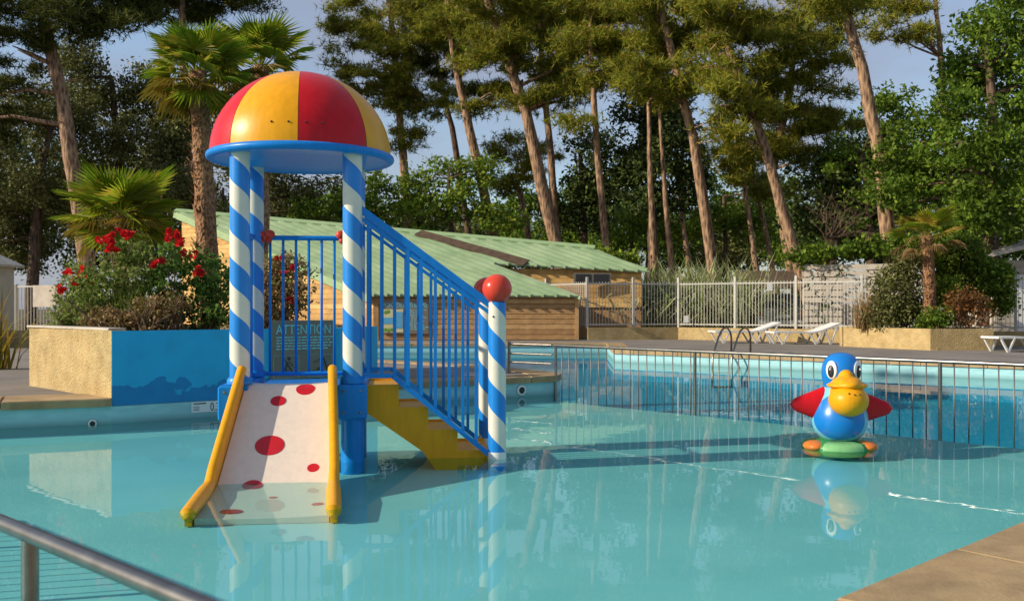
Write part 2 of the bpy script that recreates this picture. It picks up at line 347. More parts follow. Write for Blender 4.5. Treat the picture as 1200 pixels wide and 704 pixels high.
def tile_mat():
    m, nt, b = new_mat('waterline_liner'); L = nt.links; N = nt.nodes
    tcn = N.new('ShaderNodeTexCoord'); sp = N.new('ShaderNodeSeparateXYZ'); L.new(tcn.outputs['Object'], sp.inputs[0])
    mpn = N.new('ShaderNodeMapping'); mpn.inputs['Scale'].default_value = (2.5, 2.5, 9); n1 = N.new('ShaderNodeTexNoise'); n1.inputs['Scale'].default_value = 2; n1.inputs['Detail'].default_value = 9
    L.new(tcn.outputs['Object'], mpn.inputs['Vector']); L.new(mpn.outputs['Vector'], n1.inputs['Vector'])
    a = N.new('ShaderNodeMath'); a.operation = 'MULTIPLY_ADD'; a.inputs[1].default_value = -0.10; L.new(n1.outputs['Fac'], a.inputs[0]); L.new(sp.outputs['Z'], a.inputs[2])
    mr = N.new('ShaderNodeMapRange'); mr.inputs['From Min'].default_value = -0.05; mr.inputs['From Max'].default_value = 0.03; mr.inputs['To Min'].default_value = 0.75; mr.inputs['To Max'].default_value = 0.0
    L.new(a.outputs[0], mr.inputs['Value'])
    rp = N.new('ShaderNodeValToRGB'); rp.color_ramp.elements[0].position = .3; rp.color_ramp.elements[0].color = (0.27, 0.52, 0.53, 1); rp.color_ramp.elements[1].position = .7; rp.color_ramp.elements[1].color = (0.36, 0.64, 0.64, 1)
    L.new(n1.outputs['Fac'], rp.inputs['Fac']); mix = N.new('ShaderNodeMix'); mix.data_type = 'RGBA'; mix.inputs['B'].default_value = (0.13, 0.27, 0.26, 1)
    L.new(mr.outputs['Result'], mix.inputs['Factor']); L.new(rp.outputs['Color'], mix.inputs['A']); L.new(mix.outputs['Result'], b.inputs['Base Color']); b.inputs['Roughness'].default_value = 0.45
    return m
M['tile'] = tile_mat()
def wall_blue():
    m, nt, b = new_mat('planter_blue'); L = nt.links; N = nt.nodes
    tcn = N.new('ShaderNodeTexCoord'); n1 = N.new('ShaderNodeTexNoise'); n1.inputs['Scale'].default_value = 2.6; n1.inputs['Detail'].default_value = 7
    L.new(tcn.outputs['Object'], n1.inputs['Vector']); sp = N.new('ShaderNodeSeparateXYZ'); L.new(tcn.outputs['Object'], sp.inputs[0])
    a = N.new('ShaderNodeMath'); a.operation = 'MULTIPLY_ADD'; a.inputs[1].default_value = 0.9; a.inputs[2].default_value = -0.25
    L.new(n1.outputs['Fac'], a.inputs[0])
    c = N.new('ShaderNodeMath'); c.operation = 'GREATER_THAN'; L.new(a.outputs[0], c.inputs[0]); L.new(sp.outputs['Z'], c.inputs[1])
    n2 = N.new('ShaderNodeTexNoise'); n2.inputs['Scale'].default_value = 5; n2.inputs['Detail'].default_value = 8; L.new(tcn.outputs['Object'], n2.inputs['Vector'])
    mix = N.new('ShaderNodeMix'); mix.data_type = 'RGBA'; mix.inputs['A'].default_value = (0.012, 0.38, 0.66, 1); mix.inputs['B'].default_value = (0.006, 0.20, 0.45, 1)
    L.new(c.outputs[0], mix.inputs['Factor'])
    hs = N.new('ShaderNodeHueSaturation'); mr = N.new('ShaderNodeMapRange'); mr.inputs['To Min'].default_value = 0.8; mr.inputs['To Max'].default_value = 1.2
    L.new(n2.outputs['Fac'], mr.inputs['Value']); L.new(mr.outputs['Result'], hs.inputs['Value']); L.new(mix.outputs['Result'], hs.inputs['Color'])
    L.new(hs.outputs['Color'], b.inputs['Base Color']); b.inputs['Roughness'].default_value = 0.6
    return m
M['planter_blue'] = wall_blue()
def water_mat():
    m = bpy.data.materials.new('pool_water'); m.use_nodes = True; nt = m.node_tree; N = nt.nodes; L = nt.links
    N.remove(N['Principled BSDF']); out = N['Material Output']
    tcn = N.new('ShaderNodeTexCoord')
    n1 = N.new('ShaderNodeTexNoise'); n1.inputs['Scale'].default_value = 0.55; n1.inputs['Detail'].default_value = 2
    n2 = N.new('ShaderNodeTexNoise'); n2.inputs['Scale'].default_value = 3.2; n2.inputs['Detail'].default_value = 2
    for n in (n1, n2): L.new(tcn.outputs['Object'], n.inputs['Vector'])
    b1 = N.new('ShaderNodeBump'); b1.inputs['Strength'].default_value = 1; b1.inputs['Distance'].default_value = 0.0028
    b2 = N.new('ShaderNodeBump'); b2.inputs['Strength'].default_value = 1; b2.inputs['Distance'].default_value = 0.0007
    L.new(n1.outputs['Fac'], b1.inputs['Height']); L.new(n2.outputs['Fac'], b2.inputs['Height']); L.new(b1.outputs['Normal'], b2.inputs['Normal'])
    g = N.new('ShaderNodeNewGeometry'); dt = N.new('ShaderNodeVectorMath'); dt.operation = 'DOT_PRODUCT'
    L.new(g.outputs['Incoming'], dt.inputs[0]); L.new(b2.outputs['Normal'], dt.inputs[1])
    def mth(op, *a_):
        nd = N.new('ShaderNodeMath'); nd.operation = op
        for i, x in enumerate(a_):
            if isinstance(x, (int, float)): nd.inputs[i].default_value = x
            else: L.new(x, nd.inputs[i])
        return nd.outputs[0]
    # Schlick's Fresnel for water, the same from above and below
    fr = mth('MULTIPLY_ADD', mth('POWER', mth('SUBTRACT', 1.0, mth('MINIMUM', mth('ABSOLUTE', dt.outputs['Value']), 1.0)), 5.0), 0.68, 0.02)
    tp = N.new('ShaderNodeBsdfTransparent'); tp.inputs['Color'].default_value = (0.70, 0.93, 0.92, 1)
    gl = N.new('ShaderNodeBsdfGlossy'); gl.inputs['Roughness'].default_value = 0.0; L.new(b2.outputs['Normal'], gl.inputs['Normal'])
    mxs = N.new('ShaderNodeMixShader'); L.new(fr, mxs.inputs['Fac']); L.new(tp.outputs[0], mxs.inputs[1]); L.new(gl.outputs[0], mxs.inputs[2])
    L.new(mxs.outputs[0], out.inputs['Surface'])
    return m
M['water'] = water_mat()
def ground_mat():
    m, nt, b = new_mat('ground_deck'); L = nt.links; N = nt.nodes
    tcn = N.new('ShaderNodeTexCoord'); n1 = N.new('ShaderNodeTexNoise'); n1.inputs['Scale'].default_value = 0.8; n1.inputs['Detail'].default_value = 12; n1.inputs['Roughness'].default_value = 0.7
    L.new(tcn.outputs['Object'], n1.inputs['Vector'])
    rp = N.new('ShaderNodeValToRGB'); rp.color_ramp.elements[0].position = 0.3; rp.color_ramp.elements[0].color = (0.14, 0.12, 0.105, 1)
    rp.color_ramp.elements[1].position = 0.72; rp.color_ramp.elements[1].color = (0.26, 0.225, 0.185, 1); L.new(n1.outputs['Fac'], rp.inputs['Fac'])
    rf = N.new('ShaderNodeValToRGB'); rf.color_ramp.elements[0].color = (0.05, 0.035, 0.02, 1); rf.color_ramp.elements[1].color = (0.13, 0.12, 0.05, 1); L.new(n1.outputs['Fac'], rf.inputs['Fac'])
    sp = N.new('ShaderNodeSeparateXYZ'); L.new(tcn.outputs['Object'], sp.inputs[0])
    mr = N.new('ShaderNodeMapRange'); mr.inputs['From Min'].default_value = 34; mr.inputs['From Max'].default_value = 37; L.new(sp.outputs['Y'], mr.inputs['Value'])
    mix = N.new('ShaderNodeMix'); mix.data_type = 'RGBA'; L.new(mr.outputs['Result'], mix.inputs['Factor']); L.new(rp.outputs['Color'], mix.inputs['A']); L.new(rf.outputs['Color'], mix.inputs['B'])
    L.new(mix.outputs['Result'], b.inputs['Base Color']); b.inputs['Roughness'].default_value = 0.95
    n2 = N.new('ShaderNodeTexNoise'); n2.inputs['Scale'].default_value = 70; L.new(tcn.outputs['Object'], n2.inputs['Vector'])
    bp = N.new('ShaderNodeBump'); bp.inputs['Strength'].default_value = 0.4; bp.inputs['Distance'].default_value = 0.01; L.new(n2.outputs['Fac'], bp.inputs['Height']); L.new(bp.outputs['Normal'], b.inputs['Normal'])
    return m
M['ground'] = ground_mat()

def text_mesh(body, size, mat, xs=1.0, ext=0.001, align='LEFT'):
    cu = bpy.data.curves.new('txt', 'FONT'); cu.body = body; cu.size = size; cu.extrude = ext; cu.align_x = align
    o = bpy.data.objects.new('txt', cu); COL.objects.link(o)
    dg = bpy.context.evaluated_depsgraph_get(); me = bpy.data.meshes.new_from_object(o.evaluated_get(dg))
    bpy.data.objects.remove(o); bpy.data.curves.remove(cu)
    me.transform(Matrix.Diagonal((xs, 1, 1, 1))); me.materials.clear(); me.materials.append(mat)
    return me

# ================================================================== SETTING
DZ = 0.27                                              # deck level above the water
OUT = [(-4, -1.55), (1.156, 3.46), (6.29, 8.45), (9.5, 5.05), (16, 11.67), (9.15, 17.8), (2.45, 23.8), (2.7, 28.2), (-9, 28.2),
       (-7, 23), (-3.0, 19.8), (-0.54, 17.5), (0.42, 16.1), (0.74, 15.3), (0.64, 14.87), (0.27, 14.6), (-1.06, 13.85), (-2.24, 12.9),
       (-4.48, 11.15), (-5.5, 10.7), (-9.58, 8.9), (-10, -1)]
def curve_fill(name, loops, z, mat):
    cu = bpy.data.curves.new(name, 'CURVE'); cu.dimensions = '2D'; cu.fill_mode = 'BOTH'
    for lp in loops:
        s = cu.splines.new('POLY'); s.points.add(len(lp) - 1); s.use_cyclic_u = True
        for p, q in zip(s.points, lp): p.co = (q[0], q[1], 0, 1)
    o = bpy.data.objects.new(name, cu); COL.objects.link(o)
    dg = bpy.context.evaluated_depsgraph_get(); me = bpy.data.meshes.new_from_object(o.evaluated_get(dg))
    bpy.data.objects.remove(o); bpy.data.curves.remove(cu)
    me.transform(Matrix.Translation((0, 0, z))); me.materials.clear(); me.materials.append(mat)
    bm = bmesh.new(); bm.from_mesh(me); bmesh.ops.recalc_face_normals(bm, faces=bm.faces)
    if bm.faces and sum(f.normal.z for f in bm.faces) < 0: bmesh.ops.reverse_faces(bm, faces=bm.faces)
    bm.to_mesh(me); bm.free()
    return link(name, me)
ground = tag(curve_fill('ground', [[(-400, -60), (400, -60), (400, 500), (-400, 500)], OUT], DZ, M['ground']), kind='structure')
RAIL0 = Vector((0.64, 14.87, 0)); RAIL1 = Vector((6.29, 8.45, 0))
FZ = -0.10
shallow = [(-4, -1.55), (1.156, 3.46), (6.29, 8.45), (0.64, 14.87), (0.27, 14.6), (-1.06, 13.85), (-2.24, 12.9), (-4.48, 11.15), (-5.5, 10.7), (-9.58, 8.9), (-10, -1)]
tag(curve_fill('shallow_pool_floor', [shallow], FZ, M['liner']), kind='structure')
deepp = OUT[2:15]
tag(curve_fill('deep_pool_floor', [deepp], -0.42, M['deep']), kind='structure')
wmb = MB()
n = len(OUT)
for i in range(n):
    a, b = OUT[i], OUT[(i + 1) % n]
    wmb.mi = 0
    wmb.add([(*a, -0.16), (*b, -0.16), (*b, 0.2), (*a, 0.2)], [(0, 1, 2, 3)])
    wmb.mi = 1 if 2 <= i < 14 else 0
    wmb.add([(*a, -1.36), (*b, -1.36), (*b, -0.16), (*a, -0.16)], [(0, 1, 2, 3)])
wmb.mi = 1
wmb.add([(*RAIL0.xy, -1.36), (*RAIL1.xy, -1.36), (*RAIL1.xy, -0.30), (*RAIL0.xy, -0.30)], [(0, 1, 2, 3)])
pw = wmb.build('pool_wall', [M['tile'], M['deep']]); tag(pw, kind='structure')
water = curve_fill('water', [OUT], 0.0, M['water']); tag(water, kind='structure')

# coping stones round the pool, each one a piece of the coping
coping = empty('pool_coping', (0, 0, DZ)); coping['kind'] = 'structure'
def inward(i):
    a = Vector(OUT[i]); b = Vector(OUT[(i + 1) % n]); t = (b - a).normalized(); return Vector((-t.y, t.x))
widths = {0: 1.3, 1: 1.3, 19: 0.78, 18: 0.78}
for i in range(n):
    if i in (20, 21, 17): continue
    w = widths.get(i, 0.46)
    a = Vector(OUT[i]); b = Vector(OUT[(i + 1) % n]); nin = inward(i)
    def mit(j):                                        # bisector at vertex j
        m = (inward(j - 1) + inward(j)); m /= max(m.length_squared, 0.2) / 2; return m
    ka, kb = mit(i), mit((i + 1) % n)
    if i == 16: kb = inward(16)
    if i == 18: ka = inward(18)
    if i in (19,): kb = inward(19)
    ao, ai, bo, bi = a - ka * w, a + ka * 0.035, b - kb * w, b + kb * 0.035
    L = (b - a).length; k = max(1, round(L / (1.0 if w > 0.7 else 0.62)))
    if i in (2, 3): k = max(1, round(L / 2))
    g = 0.006 / max(L, .1)
    for j in range(k):
        u0, u1 = j / k + g, (j + 1) / k - g
        q = [ai.lerp(bi, u0), ai.lerp(bi, u1), ao.lerp(bo, u1), ao.lerp(bo, u0)]
        dz = random.uniform(-0.003, 0.003); zt = 0.285 + dz; c = sum((Vector(x) for x in q), Vector((0, 0))) / 4
        mb = MB(); e = 0.012
        q2 = [c + (x - c) * (1 - e / max((x - c).length, .1)) for x in q]
        vs = [(*x, 0.195) for x in q] + [(*x, zt - e) for x in q] + [(*x, zt) for x in q2]
        mb.add(vs, [(3, 2, 1, 0), (8, 9, 10, 11)] + [(s + r * 4, (s + 1) % 4 + r * 4, (s + 1) % 4 + 4 + r * 4, s + 4 + r * 4) for r in (0, 1) for s in range(4)])
        st = link('coping_stone', mb.mesh('coping_stone', M['coping'], False, (c.x, c.y, DZ)), coping, (c.x, c.y, 0))

# ================================================================== PLAY TOWER
TR = R(7.0)
tower = empty('water_play_tower', (-1.868, 8.835, -0.3), 'blue and yellow splash tower with a beach ball dome, slide and stairs', 'play tower', rz=TR)
OR = (0, 0, -0.3)
def tp(name, mb, mat, parent=tower, smooth=False): 
    o = Vector(OR)
    if parent is tower: return link(name, mb.mesh(name, mat, smooth, o), tower)
    return link(name, mb.mesh(name, mat, smooth, o + Vector(parent.location)), parent)
def to_local(p):
    return Matrix.Rotation(-TR, 3, 'Z') @ (Vector(p) - Vector((tower.location.x, tower.location.y, 0)))
H = 0.465
pr = 0.083
for (x, y) in ((-H, -H), (H, -H), (-H, H), (H, H)):
    me = MB().lathe([(0, 0.66), (pr, 0.66), (pr, 2.6), (0, 2.6)], 28).mesh('post', M['stripe'], 40, (0, 0, 0.66))
    po = link('post', me, tower, (x, y, 0.66 + 0.3), (0, 0, R(20) if y < 0 else R(75)))
    link('collar', MB().lathe([(pr + .002, .0), (pr + .022, 0), (pr + .022, .035), (pr + .004, .06), (pr + .002, .06)], 24).mesh('collar', M['blue'], 40), po, (0, 0, 0.0))
    if (x, y) == (-H, -H) or True:
        me = MB().lathe([(0, -0.3), (.098, -0.3), (.095, 0.37), (0, 0.37)], 24).mesh('support_leg', M['blue'], 40, (0, 0, -0.3))
        link('support_leg', me, tower, (x, y, 0))
for sx in (-1, 1):
    tp('side_beam', MB().box((sx * H - (0.04 if sx < 0 else -.0), 0, 0.508), (0.245, 1.16, 0.295), 0, 0.018), M['blue'], smooth=False)
for sx in (-1, 1):
    for dx in (-.07, .07):
        for z_ in (.42, .60):
            tp('bolt', MB().ball((sx * H - (0.04 if sx < 0 else 0) + dx, -.581, z_), (.012, .008, .012), 8, 6), M['steel'])
tp('platform', MB().box((0, 0, 0.595), (0.68, 0.98, 0.07), 0, 0.008), M['blue'])
# dome: eight painted panels
RD = 0.787; ZR = 2.635; HD = 0.735
camang = math.atan2(to_local((0, 0, 0)).y, to_local((0, 0, 0)).x) - R(2)
for k in range(8):
    a0 = camang + k * PI / 4 + 0.004; a1 = camang + (k + 1) * PI / 4 - 0.004
    prof = [(RD * math.cos(t) * (1.0) , ZR + HD * math.sin(t)) for t in [PI / 2 * j / 18 for j in range(19)]]
    prof[-1] = (0.004, ZR + HD)
    tp('dome_panel', MB().lathe(prof, 12, a0=a0, a1=a1), M['red'] if k % 2 == 0 else M['yellow'], smooth=True)
tp('dome_seam', MB().lathe([((RD - 0.006) * math.cos(t), ZR - .003 + (HD - 0.006) * math.sin(t)) for t in [PI / 2 * j / 18 * .999 for j in range(19)]], 48), M['sign'], smooth=True)
tp('dome_rim', MB().lathe([(RD - .03, ZR + .012), (RD + .012, ZR + .012), (RD + .026, ZR), (RD + .032, ZR - .018), (RD + .028, ZR - .036), (RD + .012, ZR - .05), (RD - .02, ZR - .055), (RD - .045, ZR - .05)], 72), M['blue'], smooth=True)
tp('dome_underside', MB().lathe([(RD - .044, ZR - .049), (RD - .07, ZR - .046), (0.4, ZR - .042), (0.001, ZR - .04)], 72), M['underside'], smooth=True)
for px in (321, 339, 357, 375):
    a = camang + R((px - 349) / 104 * 60) ; z = ZR + .17; r = RD * math.cos(math.asin(.17 / HD)) + 0.002
    tp('bolt', MB().ball((r * math.cos(a), r * math.sin(a), z), 0.009, 8, 6), M['black'])
# slide
slide = tp('slide', MB(), M['slide']); bpy.data.objects.remove(slide)
SX = -0.07
prof = [(-0.40, 0.655), (-0.50, 0.648), (-0.56, 0.615), (-1.44, 0.0), (-1.52, -0.028), (-2.42, -0.062)]
def bed_z(y):
    for (ya, za), (yb, zb) in zip(prof[:-1], prof[1:]):
        if yb <= y <= ya: return za + (zb - za) * (y - ya) / (yb - ya)
    return prof[-1][1] if y < prof[-1][0] else prof[0][1]
def hw(y):
    t = max(0, min(1, (-y - 0.45) / 1.05)); return 0.335 + 0.075 * t
SLE = to_local(P(221, 604, 6.35)).x, to_local(P(390, 604, 6.35)).x
def flare(y, s):
    t = max(0, min(1, (-y - 1.6) / 0.85)); return t * (abs(SLE[0 if s < 0 else 1] - SX) - 0.03 - 0.41)
mb = MB(); ys = np.linspace(-0.40, -2.42, 60)
vs = []
for y in ys:
    z = bed_z(y)
    for s in (-1, -.5, 0, .5, 1): vs.append((SX + s * (hw(y) + flare(y, s)), y, z + 0.012 * abs(s) ** 3))
for y in ys:
    z = bed_z(y)
    for s in (-1, -.5, 0, .5, 1): vs.append((SX + s * (hw(y) + flare(y, s)), y, z - 0.035))
nn = len(ys); fs = []
for j in range(nn - 1):
    for k in range(4):
        fs.append((j * 5 + k, j * 5 + k + 1, j * 5 + k + 6, j * 5 + k + 5)); o = nn * 5
        fs.append((o + j * 5 + k, o + j * 5 + k + 5, o + j * 5 + k + 6, o + j * 5 + k + 1))
for k in range(4): fs.append((k, nn * 5 + k, nn * 5 + k + 1, k + 1)); j = (nn - 1) * 5; fs.append((j + k, j + k + 1, nn * 5 + j + k + 1, nn * 5 + j + k))
mb.add(vs, fs)
slide = tp('slide', mb, M['slide'], smooth=45)
for s in (-1, 1):
    mb = MB(); yy = np.linspace(-0.47, -2.46, 60); tops = []; lo = []
    for y in yy:
        off = SX + s * (hw(y) + flare(y, s) + 0.03)
        hgt = 0.155 if y > -1.44 else max((-1.44 - y) * -0.699 + .155, .03 - .045 * (-1.44 - y)) - bed_z(y)
        if y > -0.52: hgt -= 0.05 * (1 - (-0.47 - y) / 0.05)
        tops.append(Vector((off, y, bed_z(y) + hgt)))
    rad = [0.038 + .014 * max(0, min(1, (-t.y - 1.55) / .3)) for t in tops]
    mb.tube([tops[0] + Vector((0, .03, -.03))] + tops + [tops[-1] + Vector((0, -.03, -.03))], [0.02] + rad + [0.02], 12)
    sv = []; 
    for t in tops:
        zb = bed_z(t.y) - 0.03
        sv += [t + Vector((-.022, 0, 0)), t + Vector((.022, 0, 0)), Vector((t.x + .022, t.y, zb)), Vector((t.x - .022, t.y, zb))]
    fs = []
    for j in range(len(tops) - 1):
        for k in range(4): fs.append((j * 4 + k, j * 4 + (k + 1) % 4, j * 4 + 4 + (k + 1) % 4, j * 4 + 4 + k))
    fs += [(0, 1, 2, 3), ((len(tops) - 1) * 4 + 3, (len(tops) - 1) * 4 + 2, (len(tops) - 1) * 4 + 1, (len(tops) - 1) * 4)]
    mb.add(sv, fs)
    tp('side_rail', mb, M['yellow'], slide, 40)
for (px, py, r) in ((326, 470, .062), (358, 456, .078), (316, 522, .112), (367, 549, .045), (296, 569, .075), (271, 600, .075), (320, 583, .03), (372, 592, .04)):  # last pair of discs imitates dots reflected in the water
    o = to_local((0, 0, CAMH)); dv = to_local(P(px, py, 1.0) - Vector((0, 0, 0))) - to_local((0, 0, 0)); dv.z = P(px, py, 1.0).z - CAMH
    best = None
    for t in np.linspace(6, 9.5, 1400):
        q = o + dv * t
        if -2.36 < q.y < -0.42 and q.z <= bed_z(q.y): best = q; break
    if best is None: continue
    mb = MB(); ring = []
    for k in range(28):
        w = 2 * PI * k / 28; y = best.y + r * .8 * math.sin(w); x = best.x + r * math.cos(w)
        s = (x - SX) / hw(y); ring.append((x, y, bed_z(y) + 0.005 + 0.012 * abs(s) ** 3))
    b0 = [(x, y, z - .004) for x, y, z in ring]
    cz = bed_z(best.y) + .005
    mb.add([(best.x, best.y, cz + 0.012 * abs((best.x - SX) / hw(best.y)) ** 3)] + ring + b0, [(0, 1 + k, 1 + (k + 1) % 28) for k in range(28)] + [(1 + k, 29 + k, 29 + (k + 1) % 28, 1 + (k + 1) % 28) for k in range(28)])
    tp('dot', mb, M['dot'], slide)
# stairs
stp = [(0.58, 0.637), (0.855, 0.444), (1.107, 0.249), (1.36, 0.065), (1.66, -0.12)]
pts = [(stp[0][0], stp[0][1])]
for (xa, za), (xb, zb) in zip(stp[:-1], stp[1:]): pts += [(xb, za), (xb, zb)]
pts += [(1.72, -0.12), (1.72, -0.3), (1.30, -0.3), (1.06, 0.06), (0.58, 0.40)]
mb = MB()
for s, y in ((1, -0.40), (-1, 0.40)):
    poly = [(x, y, z) for x, z in pts]; poly2 = [(x, y + s * .045, z) for x, z in pts]; m_ = len(pts)
    mb.add(poly + poly2, [tuple(range(m_)), tuple(range(2 * m_ - 1, m_ - 1, -1))] + [(i, (i + 1) % m_, m_ + (i + 1) % m_, m_ + i) for i in range(m_)])
stairs = tp('staircase', mb, M['yellow'])
for (xa, za), (xb, zb) in zip(stp[:-1], stp[1:]):
    tp('step', MB().box(((xa + xb) / 2 + .0, 0, za - .045), (xb - xa - .004, 0.708, 0.06), 0, .006), M['yellow'], stairs)
    tp('riser', MB().box((xb - .03, 0, (za + zb) / 2 - .06), (.04, 0.705, za - zb - .004)), M['yellow'], stairs)
# stair posts with balls, stair railings
sxp = 1.695
for y in (-H, H):
    me = MB().lathe([(0, 0), (.077, 0), (.077, 1.64), (.06, 1.65), (0, 1.65)], 28).mesh('stair_post', M['stripe2'], 40)
    q = link('stair_post', me, tower, (sxp, y, 0), (0, 0, R(-30) if y < 0 else R(60)))
    link('foot_band', MB().lathe([(.078, .27), (.081, .27), (.081, .36), (.078, .36)], 24).mesh('foot_band', M['white'], 40), q)
    tp('ball', MB().ball((sxp, y, 1.458), 0.128, 28, 18), M['coral'], smooth=True)
    link('bolt', MB().ball((0, -.078, 1.52), 0.009, 8, 6).mesh('bolt', M['black']), q)
    def topz(x): return 2.11 + (x - 0.56) * (1.335 - 2.11) / (1.62 - 0.56)
    def lowz(x): return 0.72 if x < 0.80 else 0.72 + (x - 0.80) * (0.04 - 0.72) / (1.62 - 0.80)
    mb = MB(); mb.beam((0.53, y, topz(.53)), (1.64, y, topz(1.64)), .038, .06)
    rail = tp('stair_railing', mb, M['blue'])
    tp('mid_bar', MB().beam((0.53, y, topz(.53) - .075), (1.64, y, topz(1.64) - .075), .03, .03), M['blue'], rail)
    mb = MB(); mb.beam((0.53, y, .72), (0.805, y, .72), .034, .036); mb.beam((0.80, y, .718), (1.64, y, lowz(1.64)), .034, .04)
    tp('bottom_bar', mb, M['blue'], rail)
    for k, x in enumerate((.596, .708, .82, .93, 1.045, 1.165, 1.283, 1.40, 1.515)):
        wv = 0.034 if k == 3 else 0.026
        tp('baluster', MB().box((x, y, (topz(x) + lowz(x)) / 2 - .02), (wv, wv, topz(x) - lowz(x) - .04)), M['blue'], rail)
# platform guards: the back and the left side
def guard(p0, p1, xs):
    p0 = Vector(p0); p1 = Vector(p1); t = p1 - p0
    mb = MB().tube([p0 + Vector((0, 0, 1.945)), p1 + Vector((0, 0, 1.945))], 0.023, 12)
    gr = tp('guard_rail', mb, M['blue'], smooth=40)
    tp('bottom_bar', MB().tube([p0 + Vector((0, 0, .685)), p1 + Vector((0, 0, .685))], 0.02, 10), M['blue'], gr, 40)
    for u in xs:
        c = p0 + t * u
        tp('bar', MB().tube([c + Vector((0, 0, .69)), c + Vector((0, 0, 1.94))], 0.0125, 8), M['blue'], gr, True)
guard((-.39, H, 0), (.39, H, 0), [(-.325 + .1176 * i + .39) / .78 for i in range(6)])
guard((-H - .01, -.39, 0), (-H - .01, .39, 0), [.1 + .16 * i for i in range(6)])
for sx in (-1, 1):
    mb = MB()
    for s in (-1, 1):
        mb.ball((sx * .37 + s * .045, H - .03, 1.975), (.048, .03, .042), 12, 8); mb.ball((sx * .37 + s * .035, H - .03, 1.92), (.03, .025, .03), 10, 8)
    mb.ball((sx * .37, H - .045, 1.945), (.02, .02, .03), 10, 6)
    tp('butterfly_clamp', mb, M['coral'], smooth=True)

# ================================================================== BIRD FIGURE
BC = (3.04, 9.3)
bird = empty('bird_play_figure', (BC[0], BC[1], -0.3), 'blue spring toy bird with red wings and big yellow bill standing in the water', 'play figure', rz=R(-6))
BO = (0, 0, -0.3)
def bp_(name, mb, mat, parent=bird, smooth=True):
    return link(name, mb.mesh(name, mat, smooth, BO), parent)
def bird_mat():
    m, nt, b = new_mat('bird_paint'); L = nt.links; N = nt.nodes
    tcn = N.new('ShaderNodeTexCoord'); sp = N.new('ShaderNodeSeparateXYZ'); L.new(tcn.outputs['Object'], sp.inputs[0])
    def mth(op, *a):
        nd = N.new('ShaderNodeMath'); nd.operation = op
        for i, x in enumerate(a):
            if isinstance(x, (int, float)): nd.inputs[i].default_value = x
            else: L.new(x, nd.inputs[i])
        return nd.outputs[0]
    zz = mth('SUBTRACT', sp.outputs['Z'], 0.3)
    narrow = mth('MULTIPLY_ADD', zz, -0.16, 0.262)
    ex = mth('POWER', mth('DIVIDE', mth('SUBTRACT', sp.outputs['X'], -0.012), narrow), 2.0)
    ez = mth('POWER', mth('DIVIDE', mth('SUBTRACT', zz, 0.30), 0.215), 2.0)
    inside = mth('LESS_THAN', mth('ADD', ex, ez), 1.0); front = mth('LESS_THAN', sp.outputs['Y'], -0.02)
    belly = mth('MULTIPLY', inside, front); head = mth('GREATER_THAN', zz, 0.56)
    blue = mth('MAXIMUM', belly, head)
    mix = N.new('ShaderNodeMix'); mix.data_type = 'RGBA'; mix.inputs['A'].default_value = (0.17, 0.50, 0.66, 1); mix.inputs['B'].default_value = (0.006, 0.18, 0.56, 1)
    L.new(blue, mix.inputs['Factor']); L.new(mix.outputs['Result'], b.inputs['Base Color']); b.inputs['Roughness'].default_value = 0.3
    return m
prof = [(0, .03), (.10, .045), (.165, .075), (.22, .13), (.25, .20), (.258, .27), (.245, .34), (.215, .41), (.18, .475), (.155, .53), (.148, .58), (.165, .63), (.178, .69), (.174, .75), (.155, .805), (.118, .85), (.064, .874), (0, .88)]
body_mb = MB(); vs = []; NB = 48
for r, z in prof:
    cx = 0.018 + 0.015 * (z > .5) * min(1, (z - .5) / .2) if z > .5 else 0.018
    for k in range(NB):
        w = 2 * PI * k / NB; vs.append((cx + r * math.cos(w), r * math.sin(w) * (1.05 if z < .5 else 1.1), z))
fs = [(j * NB + k, j * NB + (k + 1) % NB, j * NB + NB + (k + 1) % NB, j * NB + NB + k) for j in range(len(prof) - 1) for k in range(NB)]
body_mb.add(vs, fs); body = bp_('body', body_mb, bird_mat())
sub = body.modifiers.new('smooth', 'SUBSURF'); sub.levels = 1; sub.render_levels = 1
def remesh(o, v=0.011):
    m_ = o.modifiers.new('remesh', 'REMESH'); m_.mode = 'VOXEL'; m_.voxel_size = v; m_.use_smooth_shade = True
    s_ = o.modifiers.new('relax', 'SMOOTH'); s_.factor = 0.6; s_.iterations = 6
mb = MB()
mb.ball((.045, -.245, .455), (.178, .185, .15), 28, 18); mb.ball((.043, -.17, .52), (.15, .14, .11), 24, 16)
bl = bp_('lower_bill', mb, M['yellow']); remesh(bl)
mb = MB()
mb.ball((.043, -.20, .588), (.188, .165, .038), 28, 14); mb.ball((.04, -.20, .615), (.135, .15, .058), 24, 14); mb.ball((.036, -.17, .665), (.07, .085, .07), 20, 14)
mb.ball((.043, -.29, .595), (.10, .10, .045), 20, 12)
bu = bp_('upper_bill', mb, M['yellow']); remesh(bu)
for dx, dz in ((-.03, .53), (.018, .52), (.066, .52)):
    bp_('nostril', MB().ball((.043 + dx, -.245 - .185 * math.sqrt(max(0, 1 - (dx / .178) ** 2 - ((dz - .455) / .15) ** 2)) - .003, dz), .0075, 8, 6), M['black'])
for s, ex in ((-1, -.082), (1, .148)):
    a = s * R(42); cx = 0.033; r = .178
    pos = Vector((cx + r * math.sin(a), -r * 1.08 * math.cos(a), .725))
    def eye(rx, rz, off, dz=0):
        mb = MB(); mb.ball((0, 0, 0), (rx, .012, rz), 20, 12); q = Matrix.Rotation(a, 3, 'Z') 
        mb.v = [q @ v + pos + Vector((math.sin(a), -math.cos(a), 0)) * off + Vector((0, 0, dz)) for v in mb.v]; return mb
    ey = bp_('eye', eye(.056, .084, -.002), M['white'])
    bp_('pupil', eye(.032, .058, .008, -.014), M['black'], ey)
    bp_('eye_glint', eye(.007, .012, .018, .006), M['white'], ey)
